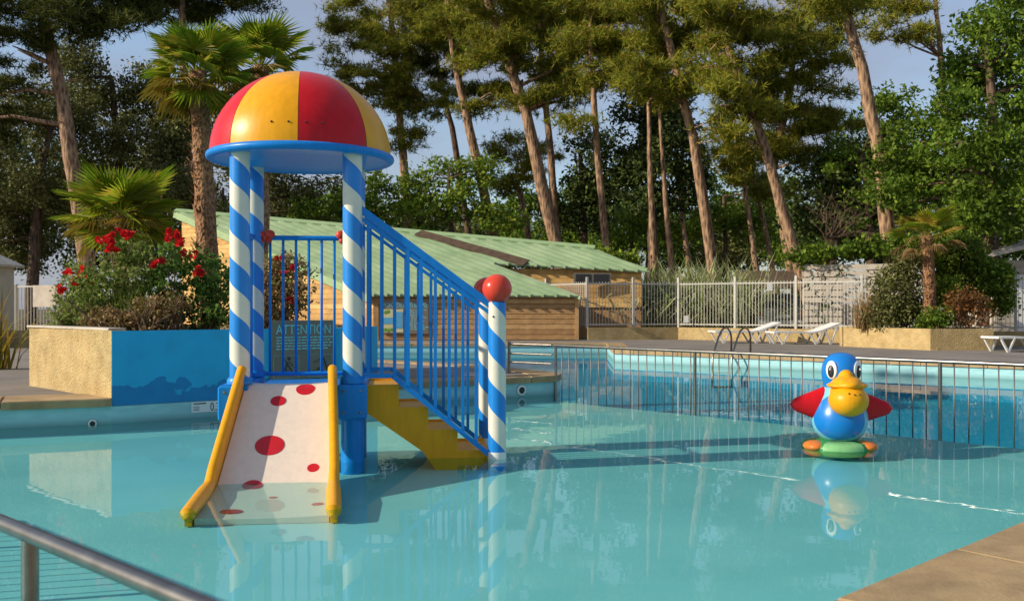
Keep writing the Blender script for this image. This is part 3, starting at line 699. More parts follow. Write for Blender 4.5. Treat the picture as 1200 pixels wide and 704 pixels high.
for s, x0, zt, zb, x1, z1 in ((-1, -.10, .575, .215, -.44, .395), (1, .14, .555, .20, .485, .365)):
    mb = MB(); vs = []; nsec = 12; nr = 20
    for j in range(nsec + 1):
        t = j / nsec; x = x0 + (x1 - x0) * t; zc = (zt + zb) / 2 * (1 - t) + z1 * t
        hh = ((zt - zb) / 2) * (1 - t) + 0.042 * t; th = .085 * (1 - t) + .04 * t
        if t > .85: k_ = math.sqrt(max(0.0, 1 - ((t - .85) / .151) ** 2)); hh *= k_; th *= k_
        for k in range(nr):
            w = 2 * PI * k / nr; vs.append((x, -.01 - .03 * t + th * math.cos(w), zc + hh * math.sin(w)))
    mb.add(vs, [(j * nr + k, j * nr + (k + 1) % nr, j * nr + nr + (k + 1) % nr, j * nr + nr + k) for j in range(nsec) for k in range(nr)])
    bp_('wing', mb, M['red'])
M['lily'] = paint('lily_green', (0.035, 0.26, 0.06)); M['lily2'] = paint('lily_pale', (0.22, 0.50, 0.20)); M['orange'] = paint('orange_gelcoat', (0.68, 0.19, 0.03))
base = bp_('lily_pad', MB().lathe([(0, -.08), (.26, -.07), (.315, -.035), (.33, 0.0), (.325, .03), (.29, .055), (.1, .075), (0, .075)], 48), M['lily'])
bp_('pale_patch', MB().lathe([(.332, -.005), (.329, .032), (.294, .058), (.12, .078), (.12, .07)], 16, a0=R(-125), a1=R(-58)), M['lily2'], base)
for s in (-1, 1):
    bp_('foot', MB().ball((.0 + s * .23, -.11, .022), (.105, .15, .05), 24, 14), M['orange'])
bp_('pedestal', MB().lathe([(.16, -.3), (.16, -.27), (.08, -.25), (.08, -.07)], 24), M['steel_dark'])

# ================================================================== RAILINGS
def railing(name, p0, p1, posts, label, ztop=0.73, zbase=-0.28, sp=0.15, skip=()):
    p0 = Vector(p0); p1 = Vector(p1); t = (p1 - p0); L = t.length; t.normalize(); rz = math.atan2(t.y, t.x)
    r_ = empty(name, (p0.x, p0.y, zbase), label, 'railing')
    MB().tube([p0 + Vector((0, 0, ztop)), p1 + Vector((0, 0, ztop))], 0.021, 14).build('top_rail', M['steel'], r_, 40)
    MB().tube([p0 + Vector((0, 0, zbase + .10)), p1 + Vector((0, 0, zbase + .10))], 0.013, 8).build('bottom_rail', M['steel'], r_, 40)
    pm = MB().tube([(0, 0, 0), (0, 0, ztop - zbase - .012)], 0.021, 12).mesh('post', M['steel'], 40)
    for s in posts:
        link('post', pm, r_, tuple((t * s)))
        link('flange', MB().lathe([(.021, 0), (.045, 0), (.045, .02), (.021, .025)], 14).mesh('flange', M['steel'], 40), r_, tuple(t * s))
    bm_ = MB().tube([(0, 0, .1), (0, 0, ztop - zbase - .012)], 0.0075, 6).mesh('baluster', M['steel_dark'], True)
    k = 1
    while k * sp < L - .02:
        if min(abs(k * sp - s) for s in posts) > 0.05 and not (skip and skip[0] < k * sp < skip[1]): link('baluster', bm_, r_, tuple(t * (k * sp)))
        k += 1
    return r_
railing('steel_railing', RAIL0, RAIL1, (0.02, 2.62, 5.85, 8.3), 'long steel railing in the water between the toddler pool and the deep pool')
rn = railing('steel_railing', (-0.52, 1.83, 0), (-4.9, 6.08, 0), (0.1, 0.96, 2.4, 3.8, 5.2), 'steel railing rising from the toddler pool beside the near deck corner', sp=0.15, skip=(.12, 1.25))
rr = empty('end_railing', (0.64, 14.87, -0.25), 'short steel railing with two horizontal bars on the rounded deck tip', 'railing')
a = Vector((0.60, 14.98, 0)); b = Vector((-0.045, 15.55, 0))
for z in (.73, .585, .45): MB().tube([a + Vector((0, 0, z)), b + Vector((0, 0, z))], 0.02 if z > .7 else 0.015, 10).build('bar', M['steel'], rr, 40)
MB().tube([b + Vector((0, 0, .28)), b + Vector((0, 0, .77))], 0.024, 12).build('post', M['steel'], rr, 40)

# ladder: two hoops over the far coping
lad = empty('pool_ladder', (4.72, 21.7, 0.28), 'steel pool ladder with two arched handrails on the far coping', 'ladder')
for px in (846, 868.5):
    c = PG(px, 21.9, 0); e = Vector((.61, .79, 0)); 
    pts = []
    A = PG(px + 11, 22.7, .29); B = PG(px - 11, 21.35, -.5)
    top = .84
    pts = [A, A + Vector((0, 0, .35)), A.lerp(B, .12) + Vector((0, 0, 0)), ]
    pts = [Vector((*A.xy, .29)), Vector((*A.xy, .62)), Vector((*A.lerp(B, .06).xy, .74)), Vector((*A.lerp(B, .2).xy, .83)), Vector((*A.lerp(B, .38).xy, .845)), Vector((*A.lerp(B, .55).xy, .78)), Vector((*A.lerp(B, .72).xy, .62)), Vector((*A.lerp(B, .9).xy, .38)), Vector((*B.xy, .2)), Vector((*B.xy, -.6))]
    MB().tube(pts, .022, 10).build('handrail', M['steel'], lad, True)
for z in (-.1, -.4): MB().beam(PG(835, 21.35, z), PG(857.5, 21.35, z), .08, .03).build('rung', M['steel'], lad)

# ================================================================== LEFT PLANTER
A = Vector((-4.48, 11.15)); B = Vector((-2.24, 12.9)); Lf = Vector((-6.35, 13.1)); ZT = 1.035
e1 = (B - A).normalized(); nb = Vector((-e1.y, e1.x))
Bk = B + Vector((.35, 1.1)); Bk2 = B + Vector((-.6, 2.9)); Lb = Lf + Vector((1.2, 2.6))
planter = empty('raised_planter', (-4.3, 13.0, 0.2), 'big raised flower bed with tan stucco side and blue painted front', 'planter')
A2 = A + nb * 0.012
def wall_piece(name, p, q, th, z0, z1, mat):
    t = (q - p).normalized(); nn_ = Vector((-t.y, t.x))
    return MB().prism([p, q, q + nn_ * th, p + nn_ * th], z0, z1).build(name, mat, planter)
wall_piece('blue_wall', A, B, .014, .19, ZT, M['planter_blue'])
wall_piece('wall_core', A + nb * .016 + e1 * .2, B + nb * .016, .14, .25, ZT - .006, M['stucco'])
wall_piece('stucco_wall', Lf, A + (Lf - A).normalized() * .017, .18, .27, ZT + .004, M['stucco'])
wall_piece('end_wall', B + Vector((.002, .01)), Bk, .16, .25, ZT - .002, M['planter_blue'])
wall_piece('back_wall', Bk2, Lb, .16, .25, ZT, M['stucco']); wall_piece('far_wall', Lb, Lf, .16, .25, ZT - .003, M['stucco']); wall_piece('rear_wall', Bk, Bk2, .16, .25, ZT - .004, M['stucco'])
MB().prism([A + nb * .1, B + nb * .1, Bk, Bk2, Lb, Lf + Vector((.15, 0.05))], .3, .93).build('soil', M['soil'], planter)
t_ = (A - Lf).normalized(); nl = Vector((t_.y, -t_.x)) * -1
MB().prism([Lf + Vector((-.03, -.01)), Lf + t_ * 2.6, Lf + t_ * 2.6 + Vector((-t_.y, t_.x)) * .2, Lf + Vector((-t_.y, t_.x)) * .2 + Vector((-.03, 0))], ZT + .006, ZT + .03).build('cap', M['greywood'], planter)

# attention sign on the blue wall
def on_face(px, off=0.0):
    """where the ray of a pixel column meets the blue wall"""
    k = (px - CXP) / F; t = (k * A.y - A.x) / (e1.x - k * e1.y); return A + e1 * t - nb * off
s0, s1 = on_face(316, .02), on_face(392, .02); mid = (s0 + s1) / 2; wS = (s1 - s0).length; rzS = math.atan2(e1.y, e1.x)
sg = empty('warning_sign', (mid.x, mid.y, .40), 'brown ATTENTION warning board fixed to the blue planter wall', 'sign', rz=rzS)
link('board', MB().box((0, 0, .37), (wS, .03, .735), 0, .006).mesh('board', M['sign']), sg)
me = text_mesh('ATTENTION', .17, M['sign_text'], .80, .002, 'CENTER'); wt = max(v.co.x for v in me.vertices) - min(v.co.x for v in me.vertices); me.transform(Matrix.Diagonal((wS * .84 / wt, 1, 1, 1)))
link('lettering', me, sg, (0, -.0175, .565), (R(90), 0, 0))
mb = MB()
for r_ in range(5):
    x = -wS * .42
    while x < wS * (.42 if r_ < 4 else .30):
        w_ = random.uniform(.03, .09); mb.box((x + w_ / 2, -.0165, .525 - r_ * .036), (w_, .003, .014)); x += w_ + .012
link('small_print', mb.mesh('small_print', M['sign_text']), sg)
mb = MB()
for cx in (-.24, .22):
    for (x0, z0, x1, z1, w_) in ((-.17, .02, -.17, .30, .006), (.17, .02, .17, .30, .006), (-.17, .30, .17, .30, .006), (-.17, .02, .17, .02, .006)):
        mb.beam((cx + x0, -.0165, z0), (cx + x1, -.0165, z1), .003, w_, (0, 1, 0))
link('pictogram_frame', mb.mesh('pictogram_frame', M['sign_text']), sg)
mb = MB()
for segs in ([(-.30, .30, -.13, .05, .022), (-.22, .22, -.26, .13, .03), (-.26, .13, -.31, .06, .02), (-.26, .14, -.2, .07, .02), (-.2, .22, -.15, .17, .016)], [(.13, .20, .27, .27, .014), (.27, .26, .33, .08, .03), (.10, .08, .19, .11, .03), (.12, .05, .12, .1, .014)]):
    for x0, z0, x1, z1, w_ in segs: mb.beam((x0, -.018, z0), (x1, -.018, z1), .003, w_, (0, 1, 0))
mb.ball((-.205, -.018, .26), (.024, .003, .024), 14, 8); mb.ball((.2, -.018, .12), (.02, .003, .02), 12, 8)
link('pictogram', mb.mesh('pictogram', M['sign_ink']), sg)

# depth marker on the pool wall
t0 = on_face(224); dm0 = t0 - nb * .006
dep = empty('depth_marker', (dm0.x, dm0.y, .06), 'small white 0.30 water depth plate on the pool wall', 'sign', rz=rzS)
link('plate', MB().box((.26, 0, .063), (.52, .006, .125)).mesh('plate', M['white']), dep)
link('numeral', text_mesh('0.30', .135, M['sign_ink'], .72, .001), dep, (.225, -.0045, .014), (R(90), 0, 0))
mb = MB().box((.10, -.004, .105), (.15, .002, .014))
for k_ in range(3): mb.box((.06, -.004, .07 - k_ * .02), (.07, .002, .006))
link('small_print', mb.mesh('small_print', M['sign_ink']), dep)
# wall inlets
def inlet(px, py, d, rz, label, k=1.0):
    p = P(px, py, d); o = empty('water_inlet', p, label, 'pool inlet', rz=rz); o.scale = (k, k, k)
    mb = MB().lathe([(.05, 0), (.075, 0), (.075, .012), (.05, .02), (.05, 0)], 24); mb.v = [Vector((v.x, -v.z, v.y)) for v in mb.v]; link('ring', mb.mesh('ring', M['white'], 40), o)
    mb = MB().lathe([(0, .003), (.05, .003), (.05, .01), (.03, .012), (0, .006)], 20); mb.v = [Vector((v.x, -v.z, v.y)) for v in mb.v]; link('nozzle', mb.mesh('nozzle', M['black'], 40), o)
_t = Vector((0.27 + 1.06, 14.6 - 13.85)); 
ip = Vector((-1.06, 13.85)) + _t * .90
inlet(600 + ip.x / ip.y * F, 457, ip.y - .012, math.atan2(_t.y, _t.x), 'round white wall inlet under the rounded deck tip')
_l = Vector((-5.5, 10.7)); _t2 = A - _l
ip2 = _l + _t2 * .82
inlet(600 + ip2.x / ip2.y * F, 496, ip2.y - .012, math.atan2(_t2.y, _t2.x), 'round wall inlet at the waterline below the stucco planter corner', .6)

# ================================================================== FOLIAGE TOOLS
def rand_dirs(nq, up=0.0):
    v = RNG.normal(size=(nq, 3)); v[:, 2] += up; v /= np.linalg.norm(v, axis=1, keepdims=True) + 1e-9; return v
def leaf_quads(c, size, aspect=0.55, up=0.6):
    nq = len(c); nrm = rand_dirs(nq, up); a = np.cross(nrm, rand_dirs(nq)); a /= np.linalg.norm(a, axis=1, keepdims=True) + 1e-9; b = np.cross(nrm, a)
    s = size * RNG.uniform(.6, 1.35, (nq, 1))
    return np.stack([c - a * s * .5, c - b * s * .5 * aspect + a * s * .05, c + a * s * .5, c + b * s * .5 * aspect + a * s * .05], 1).reshape(-1, 3)
def clumps(blobs, per_area, clump_r, leaves, hollow=0.5, flat=.6):
    """points in clumps spread through ellipsoids (c, (rx,ry,rz))"""
    out = []
    for c, r in blobs:
        nc = max(3, int(per_area * (r[0] * r[2] + r[0] * r[1] + r[1] * r[2])))
        d = rand_dirs(nc); u = RNG.uniform(hollow ** 3, 1, (nc, 1)) ** (1 / 3)
        cc = np.array(c) + d * u * np.array(r)
        k = RNG.poisson(leaves, nc) + 2
        idx = np.repeat(np.arange(nc), k)
        sc = clump_r * RNG.uniform(.6, 1.4, (nc, 1))
        pts = cc[idx] + RNG.normal(size=(len(idx), 3)) * sc[idx] * np.array([1, 1, flat])
        out.append(pts)
    return np.concatenate(out)
def needle_tufts(c, ln, wd, k=9):
    nq = len(c); out = []
    ax = rand_dirs(nq, 0.9)
    for i in range(k):
        d = ax * .55 + rand_dirs(nq) * .85; d /= np.linalg.norm(d, axis=1, keepdims=True)
        s = np.cross(d, rand_dirs(nq)); s /= np.linalg.norm(s, axis=1, keepdims=True) + 1e-9
        L_ = ln * RNG.uniform(.6, 1.2, (nq, 1))
        out.append(np.stack([c - s * wd, c + s * wd, c + d * L_], 1))
    return np.concatenate(out, 0).reshape(-1, 3)
def bl(list_px, d, dd=1.5, deep=0.9):
    res = []
    for (px, py, rx, ry) in list_px:
        k = d / F; c = P(px, py, d + random.uniform(-dd, dd)); rr_ = (rx * k, max(rx, ry) * k * deep, ry * k)
        res.append((tuple(c), rr_))
    return res
GZ = DZ
def trunk_mesh(pts, rads, branches, mat, origin, n=10):
    mb = MB(); mb.tube(pts, rads, n, jit=.06)
    for bp0, bp1, r in branches:
        bp0 = Vector(bp0); bp1 = Vector(bp1); m1 = bp0.lerp(bp1, .5) + Vector((random.uniform(-.2, .2), random.uniform(-.2, .2), random.uniform(-.05, .35)))
        mb.tube([bp0, m1, bp1], [r, r * .7, r * .25], 5)
    return mb.mesh('trunk', mat, True, origin)
def tree(name, label, d, tpx, rpx, blobs, kind, group=None, cat='tree', bark='pine_bark', nbr=3, dens=1.0, dd=1.5):
    """tpx: pixels along the trunk from low to high; it is carried down to the ground"""
    k = d / F
    (x0, y0), (x1, y1) = tpx[0], tpx[1]
    gy = HZ + (CAMH - GZ) * F / d
    xb = x0 + (x0 - x1) / (y0 - y1) * (gy - y0) if abs(y0 - y1) > 1 else x0
    xb = x0 + max(-25, min(25, xb - x0))
    pts = [PG(xb, d, GZ - .15)] + [P(px, py, d) for px, py in tpx]
    # densify with a little wobble
    fine = []
    for i in range(len(pts) - 1):
        for j in range(4):
            q = pts[i].lerp(pts[i + 1], j / 4); 
            if i or j: q = q + Vector((random.uniform(-1, 1), random.uniform(-1, 1), 0)) * rpx * k * .10
            fine.append(q)
    fine.append(pts[-1]); r0 = rpx * k
    rads = [r0 * (1.15 if i == 0 else 1.0 - .62 * i / (len(fine) - 1)) for i in range(len(fine))]
    base = pts[0]
    o = empty(name, base, label, cat, group)
    B_ = bl(blobs, d, dd)
    br = []
    for c, r in B_:
        c = Vector(c)
        for _ in range(nbr):
            tgt = c + Vector((random.uniform(-.7, .7) * r[0], random.uniform(-.6, .6) * r[1], random.uniform(-.4, .6) * r[2]))
            cand = [q for q in fine[len(fine) // 3:] if q.z < tgt.z + .3 * r[2]] or [fine[-1]]
            s_ = min(cand, key=lambda q: (q - tgt).length)
            br.append((s_, tgt, max(.035, r0 * random.uniform(.16, .3))))
    link('trunk', trunk_mesh(fine, rads, br, M[bark], base), o)
    ox = np.array(base)
    if kind[0] == 'needle':
        pts_ = clumps(B_, 2.3 * dens, .34, 62, .3, .42)
        v = needle_tufts(pts_, .34, .020, 9)
        me = np_mesh('crown', v - ox, 3, M[kind[1]])
    else:
        size = kind[2] * .82
        sub_ = []
        for c, r in B_:
            for d_ in rand_dirs(13, .25):
                k_ = random.uniform(.34, .5); sub_.append((tuple(np.array(c) + d_ * np.array(r) * random.uniform(.5, .95)), tuple(np.array(r) * k_)))
        pts_ = clumps(sub_, kind[3] * dens * 3.6, kind[4] * .75, kind[5], .45)
        v = leaf_quads(pts_, size)
        me = np_mesh('crown', v - ox, 4, M[kind[1]])
    link('crown', me, o)
    return o
NE = ('needle', 'needle'); ND = ('needle', 'needle_dark')
def LF(m, size=.26, per=2.0, cr_=.34, lv=26): return ('leaf', m, size, per, cr_, lv)

# ================================================================== TREES
G = 'tall pines behind the pool'
tree('pine_tree', 'tall pine with thick tan trunk leaning over the left evergreens', 38, [(95, 260), (72, 110), (40, -25), (30, -110)], 11,
     [(30, 0, 55, 30), (15, 75, 38, 45), (95, 18, 55, 26), (150, 5, 55, 26), (-15, 130, 40, 40), (60, -60, 90, 40)], ND, G, nbr=2)
tree('pine_tree', 'dark pine crown with straight stem just behind the tall palm', 50, [(222, 250), (216, 90), (213, 10), (212, -60)], 7,
     [(205, 10, 55, 24), (275, -2, 50, 18), (235, -40, 80, 30), (160, -10, 50, 30)], ND, G, nbr=2)
tree('pine_tree', 'pine with slim dark trunk right beside the striped dome', 54, [(479, 272), (472, 180), (465, 90), (455, -10)], 7,
     [(415, 25, 38, 30), (440, 70, 50, 34), (485, 35, 52, 34), (403, 92, 26, 20), (450, 112, 46, 24), (500, 120, 38, 18), (470, 160, 28, 12), (488, -15, 60, 30)], NE, G)
tree('pine_tree', 'thin dark leaning pine between the dome and the tan trunks', 58, [(549, 275), (530, 150), (515, 95), (505, 20)], 5,
     [(505, 60, 45, 28), (520, 20, 45, 30), (540, 100, 30, 18)], ND, G, bark='dark_bark')
tree('pine_tree', 'slender leaning tan pine in front of the sky gap', 50, [(579, 278), (550, 150), (531, 60), (522, -20)], 7.5,
     [(535, 22, 50, 30), (575, 70, 40, 22), (555, -15, 60, 30), (590, 108, 30, 14), (560, 125, 25, 12)], NE, G)
tree('pine_tree', 'broad tan pine trunk leaning left behind the green roof', 46, [(651, 284), (615, 130), (578, 20), (560, -40)], 9.5,
     [(600, 40, 46, 34), (640, 70, 45, 28), (600, -10, 70, 30), (625, 112, 34, 18), (660, 110, 30, 18), (575, 60, 25, 20)], NE, G)
tree('pine_tree', 'upright pine close behind the broad leaning trunk', 51, [(653, 280), (645, 180), (636, 80), (630, 0)], 6,
     [(655, 35, 48, 34), (690, 10, 50, 34), (665, 90, 40, 22), (625, 10, 40, 30)], NE, G)
tree('pine_tree', 'slim upright pink-brown pine in front of the dark oak', 43, [(711, 290), (699, 170), (693, 60), (691, -20)], 5.5,
     [(690, 50, 40, 30), (725, 30, 46, 34), (715, 85, 40, 24), (740, 70, 35, 26), (700, -10, 70, 30), (670, 150, 20, 16)], NE, G)
tree('pine_tree', 'pale pine trunk rising behind the reeds', 39.5, [(834, 305), (812, 160), (776, 20), (770, -30)], 8,
     [(770, 55, 40, 36), (800, 30, 45, 34), (755, 95, 30, 26), (805, 85, 30, 26), (790, -15, 70, 30), (745, 20, 35, 35)], NE, G)
tree('pine_tree', 'leaning pine with tan trunk and golden lit top', 36, [(936, 310), (895, 170), (855, 60), (848, 30)], 8,
     [(848, 45, 42, 26), (832, 78, 30, 22), (880, 70, 36, 30), (850, 115, 38, 26), (878, 140, 38, 26), (835, 160, 28, 26), (850, 10, 50, 24)], NE, G)
tree('pine_tree', 'pine with layered golden needle clumps left of the curved trunk', 39, [(925, 300), (905, 200), (925, 110), (935, 20)], 7,
     [(925, 50, 44, 24), (955, 78, 46, 28), (915, 100, 42, 28), (960, 125, 36, 26), (925, 150, 42, 24), (985, 150, 34, 22), (905, 20, 44, 26), (890, 180, 40, 22), (945, 185, 36, 16), (955, 30, 40, 24)], NE, G)
tree('pine_tree', 'big curved pale pine trunk beside the oak', 31, [(1043, 285), (1032, 190), (1010, 80), (985, -10), (980, -60)], 10.5,
     [(985, 15, 25, 20), (1000, -35, 90, 30), (960, -10, 50, 24)], NE, G, nbr=2)
tree('pine_tree', 'thin far pine with open drooping boughs by the oak', 44, [(1108, 150), (1100, 40), (1094, -20)], 5,
     [(1060, 12, 40, 16), (1035, 40, 34, 10), (1080, 45, 24, 10), (1060, -15, 60, 22)], NE, G, dens=.7, nbr=4)
# thin trunks low in the gaps
for (tp_, d, r_, bb, lb) in (
    ([(766, 300), (763, 225), (760, 120)], 40, 5.5, [(760, 100, 30, 30)], 'orange lit pine stem by the end of the green roof'),
    ([(786, 305), (780, 240), (773, 130)], 43, 5, [(775, 110, 30, 30)], 'dark thin pine stem beside the orange lit stem'),
    ([(806, 300), (797, 235), (790, 140)], 52, 4, [(790, 120, 34, 30), (800, 180, 30, 24)], 'far slim pine stem behind the reeds'),
    ([(886, 315), (876, 240), (868, 190)], 47, 4.5, [(870, 180, 36, 22), (855, 205, 24, 16)], 'slim pine stem behind the leaning golden pine'),
    ([(905, 312), (893, 250), (884, 215)], 49, 4, [(880, 200, 34, 22), (905, 225, 26, 16)], 'slim tilted far pine stem with sparse crown'),
    ([(612, 235), (606, 215), (622, 190)], 55, 4.5, [(605, 175, 34, 22), (630, 195, 28, 18), (585, 215, 26, 16)], 'small twisted far pine in the sky gap')):
    tree('pine_tree', lb, d, tp_, r_, bb, NE, 'slim far pines', dens=.9, nbr=2)
# holm oaks and broadleaf
tree('evergreen_oak', 'dense olive evergreen behind the white shed and gate', 40, [(40, 300), (45, 220), (60, 150)], 8,
     [(20, 215, 55, 60), (70, 255, 42, 50), (20, 285, 40, 30), (-20, 260, 40, 50), (75, 160, 42, 55), (30, 140, 36, 40)], LF('holm', .17, 3.2, .24, 30), 'evergreen oaks', bark='dark_bark')
tree('evergreen_oak', 'tall olive evergreen wrapping the left pine trunk', 44, [(140, 290), (140, 180), (130, 90)], 8,
     [(135, 120, 60, 55), (175, 165, 50, 55), (120, 200, 50, 50), (200, 220, 40, 50), (90, 85, 40, 40), (160, 265, 50, 40), (215, 130, 30, 50)], LF('holm', .19, 2.6, .28, 30), 'evergreen oaks', bark='dark_bark')
tree('evergreen_oak', 'dark evergreen glimpsed between the tall palm and the dome posts', 52, [(300, 280), (300, 220), (305, 160)], 6,
     [(300, 200, 40, 40), (345, 228, 40, 30), (260, 190, 30, 40), (385, 235, 40, 26), (330, 180, 25, 20)], LF('holm', .24, 1.5, .34, 24), 'evergreen oaks', bark='dark_bark')
tree('dark_oak', 'nearly black dense oak behind the slim pink-brown pine', 48, [(765, 300), (765, 220), (770, 150)], 8,
     [(750, 150, 40, 46), (790, 165, 36, 50), (765, 215, 46, 42), (805, 225, 30, 40), (730, 195, 34, 36), (775, 110, 34, 26)], LF('holm_dark', .25, 1.9, .34, 26), 'dark oaks', bark='dark_bark')
tree('dark_oak', 'dark ivy covered tree between the two tan pine trunks', 53, [(685, 290), (683, 230), (680, 180)], 7,
     [(690, 190, 26, 40), (680, 240, 34, 36), (715, 235, 26, 40), (650, 250, 26, 26)], LF('holm_dark', .26, 1.7, .34, 24), 'dark oaks', bark='dark_bark')
tree('dark_oak', 'dark bush tree under the layered golden pine', 38, [(965, 300), (968, 260), (970, 220)], 6,
     [(960, 225, 42, 36), (1000, 245, 40, 40), (985, 200, 34, 28), (940, 265, 30, 26), (1015, 275, 30, 24)], LF('holm_dark', .23, 1.9, .3, 26), 'dark oaks', bark='dark_bark')
tree('leafy_oak', 'large bright green oak filling the right edge above the hut', 29, [(1160, 300), (1165, 200), (1160, 80)], 12,
     [(1165, 60, 62, 62), (1195, 130, 55, 62), (1135, 150, 50, 46), (1110, 205, 54, 44), (1170, 215, 58, 54), (1080, 165, 40, 34), (1070, 230, 40, 36), (1130, 262, 56, 36), (1190, 20, 50, 50), (1045, 190, 36, 30), (1130, 90, 30, 30), (1195, 265, 40, 36)], LF('oak', .19, 2.6, .26, 28), 'leafy oaks', bark='dark_bark')
tree('leafy_oak', 'green oak behind the curved pale pine trunk', 36, [(1020, 300), (1018, 240), (1010, 180)], 7,
     [(1010, 165, 44, 36), (985, 195, 36, 30), (1040, 130, 36, 26), (1050, 200, 40, 40), (1030, 240, 40, 30)], LF('oak', .22, 2.0, .3, 26), 'leafy oaks', bark='dark_bark')
tree('young_tree', 'yellow-green young tree above the green roof ridge', 48, [(530, 285), (528, 250), (525, 210)], 4,
     [(520, 205, 30, 20), (545, 235, 36, 26), (505, 245, 32, 24), (585, 250, 36, 22), (560, 200, 26, 16), (480, 225, 22, 18)], LF('lime', .26, 1.5, .36, 22), 'sunlit young trees', bark='dark_bark')
tree('young_tree', 'yellow-green young tree behind the dome between the posts', 50, [(440, 290), (441, 250), (440, 200)], 4,
     [(440, 215, 26, 24), (425, 250, 32, 22), (460, 255, 30, 22), (365, 255, 30, 18), (400, 245, 25, 20)], LF('oak', .26, 1.3, .36, 20), 'sunlit young trees', bark='dark_bark')
tree('young_tree', 'sunlit young tree seen through the far pine stems', 56, [(850, 310), (850, 270), (848, 230)], 4,
     [(845, 225, 34, 26), (870, 265, 40, 28), (825, 262, 30, 28), (905, 265, 36, 30), (925, 235, 26, 24), (800, 275, 30, 20)], LF('lime', .28, 1.2, .38, 22), 'sunlit young trees', bark='dark_bark')
tree('young_tree', 'sunlit young tree behind the slim pine stems near the roof end', 58, [(740, 310), (740, 280), (742, 250)], 4,
     [(735, 262, 36, 24), (770, 270, 36, 22), (790, 235, 24, 20)], LF('lime', .28, 1.2, .38, 22), 'sunlit young trees', bark='dark_bark')
# far row
far_spots = [(-80, 62, 130), (10, 66, 150), (110, 70, 180), (190, 64, 170), (260, 72, 205), (330, 68, 215), (400, 75, 225), (465, 70, 232), (640, 74, 228), (700, 70, 215), (760, 76, 225), (880, 74, 222), (960, 70, 210), (1040, 66, 190), (1120, 62, 150), (1210, 60, 120), (1290, 60, 110), (570, 84, 252), (520, 80, 248), (830, 82, 246)]
for px, d, ty in far_spots:
    h_ = 300 - ty
    tree('far_tree', 'leafy dark green tree in the far row behind the pines', d, [(px, 300), (px + 2, 300 - h_ * .4), (px + random.uniform(-6, 6), ty + 15)], 4,
         [(px + random.uniform(-14, 14), ty + h_ * .3, 34 + h_ * .12, h_ * .32), (px - 22, ty + h_ * .62, 36, h_ * .3), (px + 24, ty + h_ * .66, 36, h_ * .32), (px, ty + h_ * .95, 55, 26)], LF(random.choice(['oak', 'holm', 'holm_dark']), .40, .75, .55, 20), 'far row of trees', bark='dark_bark', nbr=1)

# ================================================================== PALMS
def fan_mesh(name, R_, mat, nseg=26, spread=R(205), pet=.5, droop=.25):
    vs = []
    for i in range(nseg):
        a = -spread / 2 + spread * (i + .5) / nseg; L_ = R_ * (1 - .22 * abs(a / (spread / 2)) ** 2) * random.uniform(.92, 1.06)
        wd = spread / nseg * .52
        def q(r, aa, zz): return (r * math.sin(aa), pet + r * math.cos(aa), zz)
        dz = -droop * R_ * random.uniform(.5, 1.3)
        r1 = L_ * .55
        c0 = q(0.02, a, 0.0); l1 = q(r1, a - wd, .022); m1 = q(r1, a, -.012); r1_ = q(r1, a + wd, .022); tip = q(L_, a, dz * .55)
        vs += [c0, l1, m1, c0, m1, r1_, l1, tip, m1, m1, tip, r1_]
    # petiole
    for x in (-.011, .011):
        vs += [(x, 0, 0), (-x, 0, .0), (-x * .5, pet + .05, 0)]
    vs += [(0, 0, .014), (0, 0, -.014), (0, pet + .05, 0)]
    return np_mesh(name, np.array(vs), 3, mat)
def palm(name, label, d, crown_px, base_z, R_, nf, trunk_r, fans, lean=0.0, hide_trunk=False, elev=(-.5, 1.25), stubs=90):
    top = P(*crown_px, d); base = Vector((top.x + lean, top.y, base_z))
    o = empty(name, base, label, 'palm', 'fan palms')
    pts = [base.lerp(top, t) + Vector((math.sin(t * 3) * .03, 0, 0)) for t in np.linspace(0, 1, 12)]
    rads = [trunk_r * (1.05 - .25 * t) * random.uniform(.94, 1.06) for t in np.linspace(0, 1, 12)]
    tk = MB().tube(pts, rads, 16, jit=.08).build('trunk', M['palm_bark'], o, True, base)
    mb = MB()
    for i in range(stubs * 3):
        t = random.uniform(.05, 1.0); a = random.uniform(0, 2 * PI); p = base.lerp(top, t); r_ = trunk_r * (1.02 - .25 * t)
        out = Vector((math.cos(a), math.sin(a), 0)); p0 = p + out * r_ * .85; p1 = p0 + out * random.uniform(.03, .10) * trunk_r / .15 + Vector((0, 0, random.uniform(.04, .13) * trunk_r / .15)); sd = Vector((-out.y, out.x, 0)) * random.uniform(.018, .042) * trunk_r / .15
        mb.add([p0 - sd, p0 + sd, p1 + sd * .5, p1 - sd * .5, p0 - sd + out * .01 - Vector((0, 0, .04)), p0 + sd + out * .01 - Vector((0, 0, .04))], [(0, 1, 2, 3), (4, 5, 1, 0)])
    link('leaf_base', mb.mesh('leaf_base', M['palm_bark'], False, base), o).__setitem__('kind', 'stuff')
    for i in range(nf):
        az = i * 2.399963 + random.uniform(-.25, .25); t = i / (nf - 1); el = elev[1] + (elev[0] - elev[1]) * t ** 1.1 + random.uniform(-.12, .12)
        me = random.choice(fans[:-1]) if t < .72 or random.random() < .35 else fans[-1]
        f = link('frond', me, o, tuple(top - base + Vector((0, 0, -.02 - .12 * t * R_))))
        q = Quaternion((0, 0, 1), az) @ Quaternion((1, 0, 0), el) @ Quaternion((0, 1, 0), random.uniform(-.5, .5))
        f.rotation_mode = 'QUATERNION'; f.rotation_quaternion = q; s_ = random.uniform(.82, 1.1) * (1 - .25 * (t < .2)); f.scale = (s_, s_, s_)
    return o
